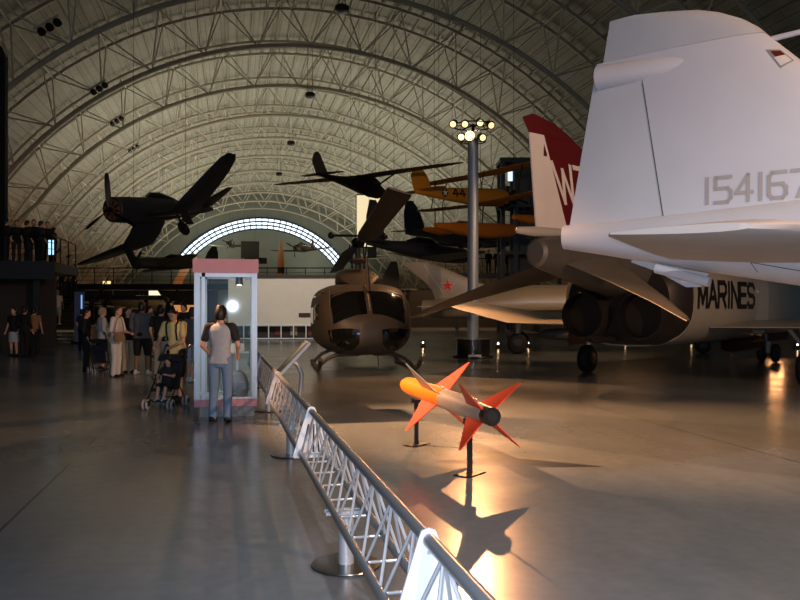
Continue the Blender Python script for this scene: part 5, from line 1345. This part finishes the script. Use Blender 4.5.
# black partitions standing far behind
for (px, dd, w, h, lab) in ((25, 60, 9, 3.2, 'long black partition far behind the stairs'), (150, 92, 16, 3.6, 'long black partition far behind the footbridge'), (330, 72, 12, 3.4, 'black partition far behind the helicopter'),
        (470, 66, 15, 3.2, 'black partition far behind the lamp mast'), (650, 56, 17, 3.0, 'black partition far behind the marine fighter')):
    t = thing('partition', lab, 'partition', at(px, dd), -YAW)
    m = MB(); m.box((0, 0, h/2), (w, .25, h)); m.done('panel', M_BLKW, t, smooth=False)
    m = MB(); m.box((0, 0, h + .05), (w + .2, .35, .1)); m.done('cap', M_STEEL, t, smooth=False)
# concrete struts at the foot of the arch
M_STR = mat('strut_concrete', '#b59a78', .8)
for (x0, z0, x1, z1, y, lab) in ((-27.6, 0, -25.2, 8.5, 112, 'pale slanting concrete strut at the left wall, nearer of the pair'), (-27.4, 0, -24.8, 8.5, 121, 'pale slanting concrete strut at the left wall, farther of the pair'),
        (-15.5, 0, -9., 13.5, 180, 'broad concrete strut left of the display case top, leaning right'), (-3.2, 0, -9., 13.5, 182.5, 'thin concrete strut left of the display case top, leaning left')):
    t = thing('concrete_strut', lab, 'strut', (x0, y, 0)); m = MB(); w = 1.1
    m.prism([(-w, 0, 0), (w, 0, 0), (x1 - x0 + w*.8, 0, z1), (x1 - x0 - w*.8, 0, z1)], (0, 1.2, 0)); m.done('shaft', M_STR, t, smooth=False)
    m = MB(); m.box((0, .6, .2), (3., 2., .4)); m.done('footing', M_STR, t, smooth=False)
# floor lamps under the aircraft
for k, (px, dd, lab) in enumerate(((423, 33, 'floor spotlight glowing between the helicopter and the mast base'), (498, 32, 'floor spotlight just right of the lamp mast base'), (528, 32.5, 'floor spotlight right of the silver jet wheel'),
        (625, 37, 'floor spotlight under the marine fighter, leftmost under its belly'), (691, 36, 'floor spotlight under the letters of the marine fighter'), (797, 31, 'floor spotlight glowing at the right edge beneath the pale tail'), (732, 36, 'floor spotlight right of the one under the marine fighter letters'))):
    t = thing('floor_spotlight', lab, 'lamp', at(px, dd), -YAW, 'floor spotlights under the parked aircraft')
    m = MB(); m.box((0, .05, .03), (.22, .2, .06)); m.done('base', M_BLK, t, smooth=False)
    d = V((0, -1, .35)).normalized(); m = MB(); m.lathe(V((0, .05, .16)) - d*.1, d, [(0, .05), (.05, .09), (.2, .1), (.2, .085)], 14); m.tube((0, .05, .05), (0, .05, .14), .02, n=6); h = m.done('lamp_head', M_BLK, t)
    m = MB(); m.lathe(V((0, .05, .16)) + d*.09, d, [(0, .08), (.012, .02)], 14); m.done('lens', emit('floor_lens', '#ffc890', 25), h)
# ================================================================ lamps of the mast and the hall, with unseen fill spots added
light('SPOT', 'mast_spot', LT, '#ffb070', 4000, to=W(1.8, 9, 0), spot_size=R(62), spot_blend=.4, shadow_soft_size=.08)
light('SPOT', 'mast_spot', LT + V((-.3, 0, .3)), '#ffbf85', 900, to=W(-1, 20, 1.), spot_size=R(70), spot_blend=.6, shadow_soft_size=.1)
light('SPOT', 'low_spot', W(13, 27, 1.0), '#ffb070', 60, to=W(9, 17, 0), spot_size=R(80), spot_blend=.6, shadow_soft_size=.25)
light('SPOT', 'side_spot', W(10.5, -2.5, 6.8), '#ffc18a', 6500, to=W(4.2, 7.5, 3.0), spot_size=R(60), spot_blend=.6, shadow_soft_size=.12)
light('SPOT', 'walkway_spot', W(-8, 13, 8), '#ffb880', 26000, to=W(2.1, 10.6, 0), spot_size=R(33), spot_blend=.8, shadow_soft_size=.12)
light('POINT', 'strut_lamp', W(-26, 100, 3.5), '#ff9a4a', 1300, shadow_soft_size=.5)
light('POINT', 'strut_lamp', V((-9, 172, 5)), '#ff9a4a', 900, shadow_soft_size=.5)
light('SPOT', 'biplane_spot', LT + V((.2, .8, .3)), '#ffd9b0', 2600, to=P(474, 200, 47), spot_size=R(40), spot_blend=.6, shadow_soft_size=.15)
light('SPOT', 'wall_fill', W(-5.5, 31, 9), '#fff0dc', 3600, to=at(282, 41) + V((0, 0, 1.8)), spot_size=R(42), spot_blend=.6, shadow_soft_size=.2)  # unseen spot added to brighten the display wall
light('SPOT', 'jet_fill', W(9, 19.5, 6.5), '#ffc58c', 1700, to=W(4.2, 29.5, 1.6), spot_size=R(60), spot_blend=.6, shadow_soft_size=.12)  # added without a fixture, lifts the silver jet
light('SPOT', 'helicopter_fill', W(-7, 12, 8), '#ffcfa0', 2200, to=W(-1, 20, 1.4), spot_size=R(30), spot_blend=.6, shadow_soft_size=.12)  # extra fill added for the helicopter front, source unseen
light('SPOT', 'near_floor_fill', W(3.2, -6, 9.5), '#f2f0f2', 4300, to=W(3.4, 4.3, 0), spot_size=R(44), spot_blend=.6, shadow_soft_size=.2)  # made-up lamp behind the viewer, brightens the near right floor
for X, d, z, p in ((-21, 60, 8, 2600), (-9, 66, 8.5, 2600), (4, 62, 8, 1500), (15, 52, 7, 1200)):
    light('SPOT', 'far_exhibit_fill', W(X, d, z), '#ffc48a', p, to=W(X, d + .5, 0), spot_size=R(115), spot_blend=.5, shadow_soft_size=.25)  # invented downlights that lift the dark far end
